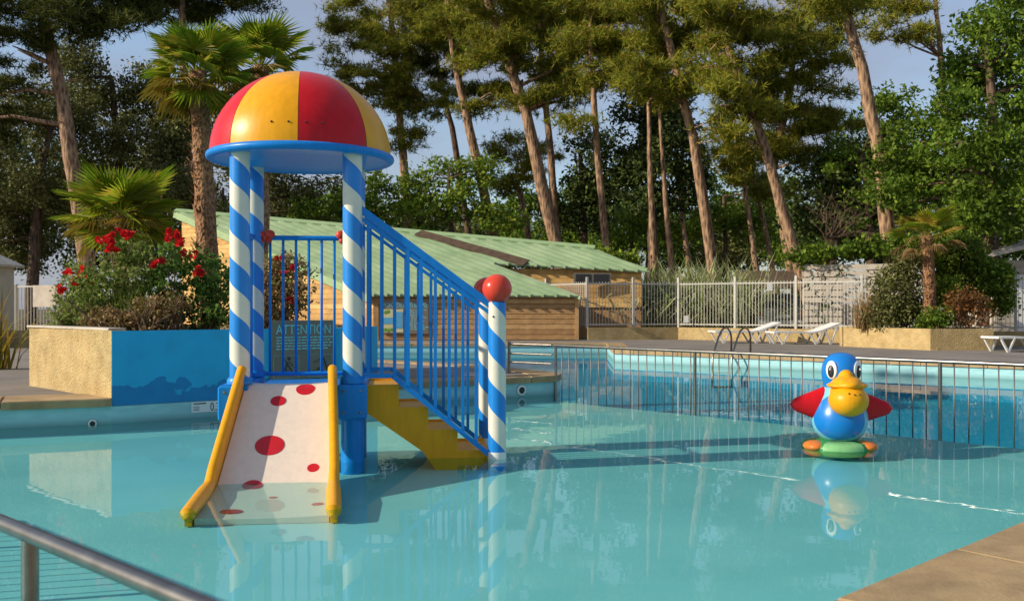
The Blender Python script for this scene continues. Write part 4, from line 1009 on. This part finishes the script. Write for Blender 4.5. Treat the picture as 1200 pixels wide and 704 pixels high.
fans = [fan_mesh('frond', .52, M['frond'], 28, R(210), .42, .30), fan_mesh('frond', .50, M['frond'], 26, R(190), .48, .12), fan_mesh('frond', .52, M['frond_gold'], 26, R(200), .42, .45)]
palm('palm_tree', 'tall fan palm with shaggy brown trunk in the raised flower bed', 14.4, (231, 84), .93, .5, 42, .16, fans, lean=.17, elev=(-.85, 1.4))
palm('palm_tree', 'fan palm crown rising behind the striped dome', 15.8, (306, 78), .5, .5, 34, .15, fans, lean=-.1, elev=(-.6, 1.4))
fans2 = [fan_mesh('frond', .70, M['frond'], 32, R(220), .36, .22), fan_mesh('frond', .66, M['frond'], 30, R(200), .40, .12), fan_mesh('frond', .62, M['frond_gold'], 28, R(190), .42, .5)]
palm('palm_tree', 'low wide fan palm above the red roses', 15.0, (142, 252), .5, .5, 28, .12, fans2, lean=-.05, elev=(-.55, 1.35))
palm('palm_tree', 'small yellowing palm in the right stucco planter', 25.0, (1086, 276), .75, .5, 20, .155, [fan_mesh('frond', .60, M['frond_gold'], 18, R(170), .45, .25), fan_mesh('frond', .62, M['frond'], 18, R(150), .5, .25), fan_mesh('frond', .5, M['dry'], 18, R(140), .5, .6)], lean=.08, elev=(-.5, 1.2))

# ================================================================== SHRUBS AND FLOWERS
def shrub(name, label, blobs, mat, size, cat='shrub', group=None, per=140, cr_=.06, lv=26, stems=12, base=None, stem_mat='stem'):
    cs = [Vector(c) for c, r in blobs]
    if base is None: base = Vector((sum(c.x for c in cs) / len(cs), sum(c.y for c in cs) / len(cs), .9))
    o = empty(name, base, label, cat, group)
    pts = clumps(blobs, per, cr_, lv, .3); pts = pts[pts[:, 2] > base.z + .01]
    link('foliage', np_mesh('foliage', leaf_quads(pts, size) - np.array(base), 4, M[mat]), o)
    mb = MB()
    for i in range(stems):
        c, r = random.choice(blobs); c = Vector(c)
        e = c + Vector((random.uniform(-1, 1) * r[0], random.uniform(-1, .3) * r[1], random.uniform(-.3, .9) * r[2])); s = Vector((base.x + (c.x - base.x) * .6 + random.uniform(-.1, .1), c.y + random.uniform(-.1, .1), base.z - .03))
        mb.tube([s, s.lerp(e, .5) + Vector((random.uniform(-.08, .08), 0, .05)), e], [.012, .009, .004], 5)
    if stems: link('stems', mb.mesh('stems', M[stem_mat], False, base), o)['kind'] = 'stuff'
    return o, base
def rose_mesh():
    mb = MB()
    for ring, (nr, r0, z0, tilt) in enumerate(((6, .055, 0, .6), (5, .038, .012, 1.0), (4, .02, .02, 1.3))):
        for i in range(nr):
            a = 2 * PI * i / nr + ring * .5; c = Vector((math.cos(a), math.sin(a), 0)); s = Vector((-c.y, c.x, 0)); u = (c * math.cos(tilt) + Vector((0, 0, 1)) * math.sin(tilt))
            p = c * r0 * .2 + Vector((0, 0, z0 - .015)); w = r0 * .75
            mb.add([p - s * w * .4, p + s * w * .4, p + u * r0 * .8 + s * w, p + u * r0 * 1.25, p + u * r0 * .8 - s * w], [(0, 1, 2, 3, 4)])
    return mb.mesh('flower', M['petal'])
roseM = rose_mesh()
def add_roses(o, base, spots, d, n_each=3, spread=6):
    for (px, py) in spots:
        for i in range(n_each):
            p = P(px + random.gauss(0, spread), py + random.gauss(0, spread * .7), d + random.uniform(-.15, .1))
            f = link('flower', roseM, o, tuple(p - base)); f.rotation_euler = (R(random.uniform(20, 100)), 0, R(random.uniform(-70, 70))); s_ = random.uniform(.5, .85); f.scale = (s_,) * 3
D1 = 13.0
o, bs = shrub('rose_bush', 'tall rose bush with clusters of red blooms in the raised bed', bl([(128, 335, 36, 40), (165, 318, 36, 32), (110, 365, 30, 22), (150, 365, 40, 22), (150, 295, 26, 16)], D1, .25, .7), 'rose_leaf', .06, 'rose bush', stems=34)
add_roses(o, bs, [(128, 278), (133, 290), (122, 283), (151, 276)], D1 - .35, 8, 5)
o, bs = shrub('rose_bush', 'rose bush with red blooms beside the tall palm trunk', bl([(210, 305, 30, 20), (200, 335, 30, 30), (230, 355, 34, 32), (250, 325, 22, 30), (190, 372, 34, 16), (255, 365, 20, 22)], 13.2, .25, .7), 'rose_green', .065, 'rose bush', stems=22)
add_roses(o, bs, [(196, 276), (212, 282), (206, 278), (222, 296), (232, 315), (180, 310)], 12.8, 5, 4.5)
o, bs = shrub('rose_bush', 'low rose bush with red blooms at the stucco corner', bl([(88, 345, 24, 30), (75, 368, 26, 18), (100, 325, 18, 20)], 13.6, .2, .7), 'rose_leaf', .06, 'rose bush', stems=16)
add_roses(o, bs, [(97, 318), (104, 328), (80, 320), (70, 338), (83, 331)], 13.2, 4, 3.5)
o, bs = shrub('rose_bush', 'dry twiggy rose bush behind the back guard rail of the tower', bl([(325, 320, 26, 26), (330, 355, 28, 30), (345, 330, 20, 30), (300, 350, 24, 30), (310, 375, 36, 14)], 14.0, .2, .7), 'dry', .06, 'rose bush', stems=40)
pts = clumps(bl([(325, 315, 24, 22), (345, 335, 18, 26), (310, 345, 20, 26)], 13.9, .2, .6), 60, .07, 10, .3); link('green_leaves', np_mesh('green_leaves', leaf_quads(pts, .06) - np.array(bs), 4, M['rose_leaf']), o)
add_roses(o, bs, [(341, 350), (326, 300), (334, 318), (345, 312)], 13.6, 2, 2.5)
shrub('dry_brush', 'dry brown brush at the foot of the rose bushes', bl([(130, 372, 36, 16), (175, 368, 30, 20), (205, 360, 14, 20)], 12.6, .15, .5), 'dry', .055, 'shrub', per=120, stems=46)
def blades(name, label, px, d, z0, n_, h_, w_, mat, spread, cat, bend=.5, base_spread=.15):
    base = PG(px, d, z0); o = empty(name, base, label, cat); vs = []
    for i in range(n_):
        a = random.uniform(0, 2 * PI); L_ = h_ * random.uniform(.55, 1.1); out = Vector((math.cos(a), math.sin(a), 0)); s = Vector((-out.y, out.x, 0)); b0 = Vector((random.gauss(0, base_spread), random.gauss(0, base_spread * .6), 0)); k_ = random.uniform(.2, 1) * spread
        prev = None
        for j in range(5):
            t = j / 4; p = b0 + out * (k_ * L_ * t ** 1.6) + Vector((0, 0, L_ * (t - bend * k_ * t ** 2.6))); ww = w_ * (1 - t) ** .7 + .0005
            cur = (p - s * ww, p + s * ww)
            if prev: vs += [prev[0], prev[1], cur[1], cur[0]]
            prev = cur
    link('blades', np_mesh('blades', np.array([tuple(v) for v in vs]), 4, M[mat]), o)['kind'] = 'stuff'; return o
blades('grass_clump', 'upright green grass clump between the rose bushes', 158, 12.8, .93, 160, .75, .008, 'grass', .35, 'grass')
blades('spiky_plant', 'spiky dark green plant behind the stucco planter corner', 72, 16.5, .28, 60, 1.2, .022, 'oak', .8, 'plant', .6)
blades('spiky_plant', 'yellow-tipped spiky plant in front of the white shed', -6, 16.5, .28, 40, 1.6, .025, 'frond_gold', .9, 'plant', .6)
g_ = 'giant reeds behind the fence'
for px, d, lb in ((775, 34.5, 'tall variegated reeds by the roof end behind the fence'), (815, 35, 'tall variegated reeds at the middle of the clump behind the fence'), (848, 34.2, 'tall variegated reeds next to the dark low roof')):
    o = blades('reed_clump', lb, px, d, .27, 900, 3.4, .05, 'reed', 1.0, 'reeds', .85, .75); o['group'] = g_
blades('dry_grass', 'golden dry grass tuft at the end of the right planter', 1016, 25.6, .75, 170, 1.1, .014, 'dry', .55, 'grass')

# ================================================================== RIGHT PLANTER AND ITS SHRUBS
rp = empty('stucco_planter', (10.0, 25.5, .27), 'low tan stucco planter with shrubs and a small palm by the far fence', 'planter')
Q0, Q1, Q2 = Vector((8.75, 26.3)), Vector((10.0, 23.8)), Vector((11.56, 23.9)); Q3 = Vector((12.4, 26.6)); 
def wp(p, q, th, z0, z1):
    t = (q - p).normalized(); nn_ = Vector((-t.y, t.x)); MB().prism([p, q, q + nn_ * th, p + nn_ * th], z0, z1).build('wall', M['stucco'], rp)
wp(Q0, Q1, .2, .27, .785); wp(Q1 + Vector((.002, -.002)), Q2, .2, .27, .782); wp(Q2 + Vector((-.004, .003)), Q3, .2, .27, .779); wp(Q3, Q0 + Vector((0, .3)), .2, .27, .776)
MB().prism([Q0 + Vector((.1, .05)), Q1 + Vector((.05, .1)), Q2 + Vector((-.05, .1)), Q3 - Vector((.1, .1))], .3, .72).build('soil', M['soil'], rp)
def pshrub(lb, blobs, d, mat, size, nm='shrub', **k): return shrub(nm, lb, bl(blobs, d, .3, .7), mat, size, 'shrub', base=PG(sum(b[0] for b in blobs) / len(blobs), d, .72), per=130, cr_=.11, lv=24, **k)
pshrub('olive shrub left of the small yellowing palm', [(1050, 345, 26, 34), (1062, 315, 22, 20), (1040, 370, 24, 16), (1066, 365, 24, 22)], 25.4, 'holm', .09)
pshrub('round rust brown shrub at the right planter end', [(1135, 364, 24, 20), (1130, 350, 16, 10)], 24.6, 'rust', .08)
pshrub('small bright green shrub at the palm foot', [(1098, 372, 16, 13), (1090, 378, 18, 9)], 24.5, 'oak', .09)
pshrub('feathery green shrub behind the small palm', [(1120, 300, 34, 26), (1150, 325, 36, 24), (1110, 340, 26, 26), (1170, 350, 18, 18), (1060, 290, 22, 14)], 26.2, 'oak', .12)
pshrub('narrow pale green cypress-like bush beside the rust shrub', [(1115, 345, 7, 24)], 25.2, 'lime', .07, stems=0)
for lb, bb, d in (('green creeper hanging over the grey plank screen', [(950, 300, 30, 10), (980, 295, 30, 8), (1010, 293, 26, 10), (1035, 290, 20, 12)], 30.4), ('green hedge behind the roof end', [(700, 300, 26, 12), (735, 304, 20, 10), (670, 294, 16, 9)], 39)):
    shrub('creeper' if 'creeper' in lb else 'hedge', lb, bl(bb, d, .3, .8), 'oak' if 'creeper' in lb else 'lime', .16, 'creeper' if 'creeper' in lb else 'hedge', base=PG(bb[0][0], d, .27), per=40, cr_=.15, lv=22, stems=4)
pts = clumps(bl([(955, 335, 14, 20), (945, 320, 14, 10), (965, 350, 10, 16), (985, 315, 14, 8), (960, 368, 12, 8)], 29.8, .1, .15), 6, .10, 10, 0)
iv = empty('ivy', PG(955, 29.8, .3), 'sparse ivy climbing on the grey plank screen', 'ivy'); link('foliage', np_mesh('foliage', leaf_quads(pts, .12) - np.array(iv.location), 4, M['holm_dark']), iv)
# bare branches
mb = MB(); bb_ = PG(978, 33, .3); bt = empty('bare_shrub', bb_, 'leafless pale branching shrub above the plank screen', 'shrub')
for i in range(26):
    e = P(random.uniform(935, 1035), random.uniform(222, 280), 33 + random.uniform(-1, 1)); m_ = P(975 + random.uniform(-8, 8), 280, 33)
    mb.tube([bb_, m_, m_.lerp(e, .5) + Vector((random.uniform(-.3, .3), 0, .2)), e], [.03, .022, .013, .005], 5)
    for j in range(3):
        s = m_.lerp(e, random.uniform(.4, .9)); mb.tube([s, s + Vector((random.uniform(-.7, .7), random.uniform(-.3, .3), random.uniform(.1, .6)))], [.008, .004], 4)
link('branches', mb.mesh('branches', M['dark_bark'], False, bb_), bt)

# ================================================================== POOL BUILDING
SL = 0.544
def rz_(y): return 1.68 + SL * (y - 31)
def onroof(px, py):
    k = -(py - HZ) / F; y = (1.68 - SL * 31 - CAMH) / (k - SL); return Vector(((px - CXP) / F * y, y, rz_(y)))
C3 = onroof(434, 345.5); D3 = onroof(680, 346.5); E3 = onroof(577, 308.5); F3 = onroof(762, 318); G3 = onroof(697, 291); R3 = onroof(205, 247.5)
bld = empty('pool_house', (-1, 31.2, .27), 'low timber pool house with pale green corrugated roof', 'building')
rn_ = Vector((0, -SL, 1)).normalized()
roof = MB().slab([C3, D3, E3, F3, G3, R3], rn_, .05).build('roof', M['roof'], bld)
# corrugation ribs run along the left verge
poly = [C3, D3, E3, F3, G3, R3]; rdir = Vector((R3.x - C3.x, R3.y - C3.y)).normalized(); pdir = Vector((-rdir.y, rdir.x)); 
if pdir.x < 0: pdir = -pdir
svals = [Vector(p.xy).dot(pdir) for p in poly]; mb = MB(); s = min(svals) + .06
while s < max(svals) - .02:
    cuts = []
    for i in range(6):
        a, b = poly[i], poly[(i + 1) % 6]; sa, sb = svals[i] - s, svals[(i + 1) % 6] - s
        if sa * sb < 0: q = a.lerp(b, sa / (sa - sb)); cuts.append(q)
    cuts.sort(key=lambda q: q.xy.dot(rdir))
    for j in range(0, len(cuts) - 1, 2):
        p, q = cuts[j], cuts[j + 1]
        if (q - p).length > .05: 
            ex = (q - p).normalized() * .05; mb.beam(p - ex + rn_ * .012, q + ex * .2 + rn_ * .012, .085, .075, rn_)
    s += .235
mb.build('corrugation', M['roof'], bld)['kind'] = 'stuff'
v0, v1 = onroof(490, 274), onroof(617, 309.5); MB().beam(v0 + rn_ * .05, v1 + rn_ * .05, .45, .03, rn_).build('valley_litter', M['litter'], bld)
MB().beam(C3 + Vector((-.03, -.02, -.12)), R3 + Vector((-.03, -.02, -.12)), .04, .24).build('fascia', M['fascia'], bld)
MB().beam(R3 + Vector((0, 0, .03)), G3 + Vector((0, 0, .03)), .25, .06, rn_).build('ridge_cap', M['fascia'], bld)
MB().beam(E3 + Vector((.02, 0, -.07)), D3 + Vector((0, 0, -.07)), .03, .12).build('fascia', M['fascia'], bld)
# front wall planks
fy = C3.y + .22; x0 = PG(439, fy, 0).x; x1 = PG(677, fy, 0).x; zt = rz_(fy) - .07; npk = 9; ph = (zt - .28) / npk
for i in range(npk):
    segs = [x0, x0 + (x1 - x0) * random.uniform(.3, .7), x1] if i % 2 else [x0, x1]
    for a_, b_ in zip(segs[:-1], segs[1:]):
        me = MB().box((0, 0, 0), (b_ - a_ - .008, .06 + random.uniform(-.004, .004), ph - .014), 0, .008).mesh('plank', M['brown%d' % random.randrange(3)])
        link('plank', me, bld, ((a_ + b_) / 2 + 1, fy - 31.2, .28 + ph * (i + .5) - .27))
MB().box(((x0 + x1) / 2, fy + .08, (zt + .28) / 2), (x1 - x0, .08, zt - .28)).build('wall_core', M['brown2'], bld)
MB().box((x1 - .03, fy - .045, (zt + .28) / 2), (.12, .03, zt - .28)).build('corner_trim', M['brown1'], bld)
MB().box((x0 + .05, fy - .045, (zt + .28) / 2), (.16, .03, zt - .28)).build('corner_trim', M['brown2'], bld)
MB().box(((x0 + x1) / 2, fy - .045, zt - .06), (x1 - x0 - .3, .028, .1)).build('fascia_board', M['brown1'], bld)
# gable wall planks along the verge, cut to the slope
gdir = Vector((R3.x - C3.x, R3.y - C3.y)); gl_ = gdir.length; gdir.normalize(); gn = Vector((gdir.y, -gdir.x)); 
if gn.y > 0: gn = -gn
g0 = Vector((x0 - .02, fy)); zsl = (R3.z - C3.z) / gl_
i = 0; z = .28
while z < R3.z - .3:
    u0 = max(0, (z + .19 - (C3.z - .06)) / zsl) if z + .17 > C3.z - .06 else 0
    zz1 = z + .155
    u0 = max(0, (zz1 - (C3.z + .02)) / zsl)
    cuts = [u0, gl_ * random.uniform(.5, .8), gl_ * .98] if gl_ * .5 > u0 else [u0, gl_ * .98]
    for ua, ub in zip(cuts[:-1], cuts[1:]):
        if ub - ua < .1: continue
        a_ = g0 + gdir * (ua + .003); b_ = g0 + gdir * (ub - .003); m_ = (a_ + b_) / 2; k_ = random.uniform(-.004, .004)
        me = MB().prism([a_ + gn * (.03 + k_), b_ + gn * (.03 + k_), b_ - gn * .03, a_ - gn * .03], z, zz1).mesh('plank', M['wood%d' % random.randrange(3)], False, (m_.x, m_.y, .27))
        link('plank', me, bld, (m_.x + 1, m_.y - 31.2, 0))
    z += .163
a_ = g0 - gn * .04; b_ = g0 + gdir * gl_ * .98 - gn * .04
mb = MB(); vs = [Vector((*a_, .28)), Vector((*b_, .28)), Vector((*b_, R3.z - .12)), Vector((*a_, C3.z - .12))]; mb.slab(vs, Vector((gn.x, gn.y, 0)), .05); mb.build('gable_core', M['wood2'], bld)
# upper right wall under the short eave
ua = Vector((E3.x - .2, E3.y + .25)); ub = Vector((F3.x - .25, F3.y + .25)); z = 1.3; td = (ub - ua).normalized()
for i in range(9):
    zt_ = z + .15; m_ = (ua + ub) / 2
    hi = rz_((ua.y + ub.y) / 2) - .12
    if zt_ > hi: break
    me = MB().prism([ua, ub, ub + Vector((0, .06)), ua + Vector((0, .06))], z, zt_).mesh('plank', M['wood%d' % random.randrange(3)], False, (m_.x, m_.y, .27)); link('plank', me, bld, (m_.x + 1, m_.y - 31.2, 0)); z += .16
MB().prism([ua + Vector((0, .07)), ub + Vector((0, .07)), ub + Vector((0, .2)), ua + Vector((0, .2))], .3, z).build('wall_core', M['brown2'], bld)
wc = P(694, 326, 32.6); win = MB().box((wc.x, wc.y - .02, wc.z), (1.22, .06, .34)).build('window', M['sign'], bld)
for s_ in (-1, 1): link('pane', MB().box((wc.x + s_ * .29, wc.y - .055, wc.z), (.5, .015, .26)).mesh('pane', M['dark_pane'], False, tuple(bld.location)), win)
# information board
ib = empty('information_board', PG(447, fy - .09, .48), 'brown pool depth map board on the timber wall behind the stair railing', 'sign')
bx0 = 0; bw = (502 - 447) / F * fy; bh = 1.02
link('board', MB().box((bw / 2, 0, bh / 2), (bw, .04, bh)).mesh('board', M['sign']), ib)
me = text_mesh('PROFONDEUR DES BASSINS', .2, M['sign_text'], 1, .002); wt = max(v.co.x for v in me.vertices); me.transform(Matrix.Diagonal((bw * .94 / wt, 1, 1, 1))); link('lettering', me, ib, (.04, -.024, bh - .2), (R(90), 0, 0))
link('map', MB().box((bw * .245, -.024, .40), (bw * .44, .01, .72)).mesh('map', M['map_bg']), ib)
mb = MB().box((bw * .17, -.032, .40), (bw * .24, .008, .2)); mb.box((bw * .38, -.032, .42), (bw * .14, .008, .52)); link('map_pool', mb.mesh('map_pool', M['map_blue']), ib)
mb = MB()
for x, z in ((.09, .66), (.13, .68), (.08, .12), (.14, .1), (.2, .12)): mb.ball((x * bw * 1.1, -.03, z), (.07, .006, .06), 10, 6)
link('map_tree', mb.mesh('map_tree', M['map_green']), ib)
mb = MB()
for r_ in range(11):
    x = bw * .52; xe = bw * random.uniform(.75, .95)
    while x < xe: w_ = random.uniform(.05, .14); mb.box((x + w_ / 2, -.022, .74 - r_ * .06), (w_, .003, .022)); x += w_ + .03
link('small_print', mb.mesh('small_print', M['sign_text']), ib)

# ================================================================== FAR FENCE, LOW WALL
fpts = [PG(640, 33.0, 0), PG(688, 31.3, 0), PG(795, 32, 0), PG(1010, 28.6, 0), PG(1290, 25.8, 0)]
lw = empty('low_wall', (fpts[1].x, fpts[1].y, .27), 'low tan stucco wall carrying the white bar fence', 'wall')
for a_, b_ in zip(fpts[1:-1], fpts[2:]):
    t = (b_ - a_).normalized(); nn_ = Vector((-t.y, t.x, 0)); MB().prism([(a_ - nn_ * .1).xy, (b_ - nn_ * .1 - t * .004).xy, (b_ + nn_ * .1).xy, (a_ + nn_ * .1).xy], .27, .66 + random.uniform(-.003, .003)).build('wall', M['stucco'], lw)
fence = empty('bar_fence', (fpts[0].x, fpts[0].y, .66), 'long white metal bar fence on the low stucco wall', 'fence')
barm = MB().box((0, 0, .75), (.014, .014, 1.4)).mesh('bar', M['fence']); pstm = MB().box((0, 0, .78), (.075, .075, 1.62), 0, .01).mesh('post', M['fence'])
fl = Vector(fence.location)
for a_, b_ in zip(fpts[:-1], fpts[1:]):
    t = (b_ - a_); L = t.length; t.normalize(); rz = math.atan2(t.y, t.x); kk = max(1, round(L / 1.95)) if L < 7 else round(L / 2.0)
    for j in range(kk + (1 if b_ is fpts[-1] else 0)):
        q = a_ + t * (L * j / kk); link('post', pstm, fence, (q.x - fl.x, q.y - fl.y, 0), (0, 0, rz))
    nbar = int(L / .1)
    for j in range(1, nbar):
        q = a_ + t * (L * j / nbar); link('bar', barm, fence, (q.x - fl.x, q.y - fl.y, 0), (0, 0, rz))
    for z in (.1, 1.38):
        MB().beam(a_ + Vector((0, 0, .66 + z)), b_ + Vector((0, 0, .66 + z)), .03, .035).build('rail', M['fence'], fence)
for px, py, d in ((902, 336, 30.0), (804, 374, 31.6)):
    p = P(px, py, d); tag(MB().box(p, (.16, .012, .22)).build('notice', M['white']), 'small white notice high on the bar fence' if py < 350 else 'small white notice low on the bar fence', 'notice')

# left gate and fence
gt = empty('white_gate', PG(17, 29, .27), 'white bar gate with grey panel beside the shed', 'gate')
a_ = PG(18, 29, 0); b_ = PG(70, 28.2, 0); t = (b_ - a_); L = t.length; t.normalize()
for u in (0, 1): MB().box((a_ + t * L * u) + Vector((0, 0, 1.1)), (.13, .13, 1.75), 0, .02).build('post', M['fence'], gt)
for j in range(1, 14): MB().box(a_ + t * (L * j / 14) + Vector((0, 0, 1.2)), (.022, .022, 1.45)).build('bar', M['fence'], gt)
for z in (.5, 1.9): MB().beam(a_ + Vector((0, 0, z)), b_ + Vector((0, 0, z)), .03, .04).build('rail', M['fence'], gt)
MB().beam(a_ + t * L * .42 + Vector((0, -.04, 1.62)), b_ - t * L * .08 + Vector((0, -.04, 1.62)), .015, .62).build('panel', M['greywood'], gt)
lw2 = MB().prism([PG(10, 26, 0).xy, PG(75, 25, 0).xy, PG(75, 25.25, 0).xy, PG(10, 26.25, 0).xy], .27, .7).build('low_wall', M['stucco'], None); tag(lw2, 'short brown low wall in front of the white gate', 'wall')
# shed at the left edge
sh = empty('garden_shed', PG(-40, 25, .27), 'cream plank shed with white trim at the left edge', 'shed')
xr = PG(-22, 25, 0).x
for i in range(12):
    m_ = MB().box((0, 0, 0), (3.0, .035, .165), 0, .006).mesh('plank', M['creamwood']); link('plank', m_, sh, (xr - 1.5 - .06 - sh.location.x, random.uniform(-.004, .004), .12 + i * .175))
MB().box((xr - 1.5, 25.9, 1.32), (2.9, 1.7, 2.08)).build('shed_core', M['creamwood'], sh)
MB().box((xr - .03, 24.97, 1.35), (.14, .06, 2.2)).build('corner_trim', M['white'], sh)
MB().slab([(xr + .12, 24.8, 2.42), (xr + .12, 27, 2.42), (xr - 1.6, 27, 3.2), (xr - 1.6, 24.8, 3.2)], Vector((.4, 0, 1)), .07).build('roof', M['greywood'], sh)
MB().beam((xr + .12, 24.78, 2.36), (xr - 1.6, 24.78, 3.14), .05, .14).build('barge_board', M['white'], sh)

# ================================================================== GREY SCREEN, HUT, CAR, DARK ROOF
sc_ = empty('plank_screen', PG(942, 30.6, .27), 'grey weathered horizontal plank screen behind the bar fence', 'screen')
for i in range(11):
    xa, xb = PG(942, 30.6, 0).x, PG(1075, 29.6, 0).x; m_ = MB().beam((0, 0, 0), (xb - xa, -1.0, 0), .04, .165 + random.uniform(-.012, .006)).mesh('plank', M['greywood']); link('plank', m_, sc_, (0, random.uniform(-.012, .012), .25 + i * .2))
for px in (943, 985, 1030): MB().box(PG(px, 30.75 - (px - 943) * .0075, 1.4), (.1, .1, 2.3)).build('post', M['greywood'], sc_)
hut = empty('timber_hut', PG(1165, 28.5, .27), 'grey timber hut with pale overhanging roof at the right edge', 'hut')
hx0, hx1 = PG(1163, 28.5, 0).x, PG(1270, 28.5, 0).x
for i in range(13):
    m_ = MB().box((0, 0, 0), (hx1 - hx0, .05, .17)).mesh('plank', M['greywood']); link('plank', m_, hut, ((hx1 - hx0) / 2, random.uniform(-.008, .008), .12 + i * .18))
MB().box(((hx0 + hx1) / 2, 29.6, 1.4), (hx1 - hx0 - .05, 2.0, 2.2)).build('hut_core', M['greywood'], hut)
MB().box((PG(1190, 28.5, 0).x + .45, 28.44, 1.25), (.9, .05, 1.95)).build('door', M['white'], hut)
MB().slab([PG(1148, 27.6, 2.72), PG(1275, 27.6, 3.42), PG(1275, 27.6, 3.42) + Vector((0, 3.4, 0)), PG(1148, 27.6, 2.72) + Vector((0, 3.4, 0))], Vector((-.2, 0, 1)), .1).build('roof', M['greywood'], hut)
dr = empty('low_dark_roof', PG(868, 37, .27), 'low dark brown roof of a hut behind the fence', 'hut')
for i in range(7):
    x = PG(870, 37, 0).x + i * .36
    if i < 7: MB().box((x + .18, 37.4, 1.05), (.35, .06, 1.55)).build('plank', M['litter'], dr)
MB().slab([PG(862, 36.2, 2.02), PG(950, 36.2, 2.05), PG(950, 39, 2.75), PG(862, 39, 2.72)], Vector((0, -.2, 1)), .08).build('roof', M['litter'], dr)
# car
M['car'] = solid('silver_paint', (0.28, 0.29, 0.30), .25, .04, metal=.6, coat=.6); M['glass'] = solid('car_glass', (.02, .03, .035), .08); M['lamp'] = solid('lamp_red', (.45, .02, .02), .2); M['tyre'] = solid('tyre', (.02, .02, .02), .8)
car = empty('parked_car', PG(917, 33.2, .27), 'silver parked car seen tail first through the bar fence', 'car')
def sec(y, w, zs): return [(-w, y, zs[0]), (w, y, zs[0]), (w * 1.03, y, zs[1]), (w * .98, y, zs[2]), (-w * .98, y, zs[2]), (-w * 1.03, y, zs[1])]
secs = [sec(0, .78, (.35, .6, .98)), sec(.06, .86, (.28, .62, 1.02)), sec(1.0, .88, (.22, .64, 1.02)), sec(3.1, .88, (.22, .64, .98)), sec(4.0, .82, (.25, .6, .86)), sec(4.15, .7, (.32, .55, .78))]
mb = MB(); mb.add([v for s in secs for v in s], [(j * 6 + k, j * 6 + (k + 1) % 6, j * 6 + 6 + (k + 1) % 6, j * 6 + 6 + k) for j in range(5) for k in range(6)] + [tuple(range(5, -1, -1)), tuple(range(30, 36))])
link('body', mb.mesh('body', M['car'], 40), car)
mb = MB(); mb.add([(-.8, .12, 1.0), (.8, .12, 1.0), (.62, .55, 1.46), (-.62, .55, 1.46), (-.8, 2.9, .98), (.8, 2.9, .98), (.62, 2.1, 1.48), (-.62, 2.1, 1.48)], [(0, 1, 2, 3), (1, 5, 6, 2), (5, 4, 7, 6), (4, 0, 3, 7)]); link('window', mb.mesh('window', M['glass']), car)
link('cabin_roof', MB().box((0, 1.33, 1.475), (1.26, 1.6, .05), 0, .02).mesh('cabin_roof', M['car']), car)
for s in (-1, 1):
    link('tail_light', MB().box((s * .72, -.01, .84), (.2, .06, .2), 0, .02).mesh('tail_light', M['lamp']), car)
    for y in (.75, 3.3):
        mb = MB().lathe([(0, -.1), (.3, -.1), (.32, -.06), (.32, .06), (.3, .1), (0, .1)], 20); mb.v = [Vector((v.z, v.x, v.y)) for v in mb.v]; link('wheel', mb.mesh('wheel', M['tyre'], 40), car, (s * .8, y, .32))
link('bumper', MB().box((0, -.03, .5), (1.66, .1, .18), 0, .03).mesh('bumper', M['white']), car)
link('number_plate', MB().box((0, -.06, .72), (.5, .02, .11)).mesh('number_plate', M['white']), car)

# ================================================================== SUN LOUNGERS
def lounger(px, d, rz, label):
    o = empty('sun_lounger', PG(px, d, .27), label, 'sun lounger', 'white loungers by the fence', rz)
    prof = [(-.98, .36), (-.3, .36), (.15, .34), (.35, .38), (.75, .52), (.98, .60)]
    mb = MB(); w = .32
    vs = [(x, y, z + dz) for dz in (0, -.045) for y in (-w, w) for x, z in prof]; m_ = len(prof)
    fs = []
    for j in range(m_ - 1): fs += [(j, j + 1, m_ + j + 1, m_ + j), (2 * m_ + j, 3 * m_ + j, 3 * m_ + j + 1, 2 * m_ + j + 1), (j, 2 * m_ + j, 2 * m_ + j + 1, j + 1), (m_ + j, m_ + j + 1, 3 * m_ + j + 1, 3 * m_ + j)]
    fs += [(0, m_, 3 * m_, 2 * m_), (m_ - 1, 3 * m_ - 1, 4 * m_ - 1, 2 * m_ - 1)][:1] + [(m_ - 1, 2 * m_ - 1 + 2 * m_, 2 * m_ - 1, 0)][:0]
    fs.append((m_ - 1, 3 * m_ - 1, 4 * m_ - 1, 2 * m_ - 1)); mb.add(vs, fs)
    link('seat', mb.mesh('seat', M['white']), o)
    for y in (-.3, .3):
        for (xa, za, xb) in ((-.92, .34, -.72), (-.55, .34, -.72), (.05, .32, .25), (.45, .38, .25), (.5, .40, .68), (.9, .55, .68)):
            link('leg', MB().beam((xa, y, za), (xb, y, .0), .04, .05, (0, 1, 0)).mesh('leg', M['white']), o)
    return o
lounger(872, 28.9, R(8), 'white plastic sun lounger behind the pool ladder')
lounger(941, 28.0, R(8), 'white plastic sun lounger between the ladder and the stucco planter')
lounger(1204, 23.2, R(10), 'white plastic sun lounger right of the stucco planter')
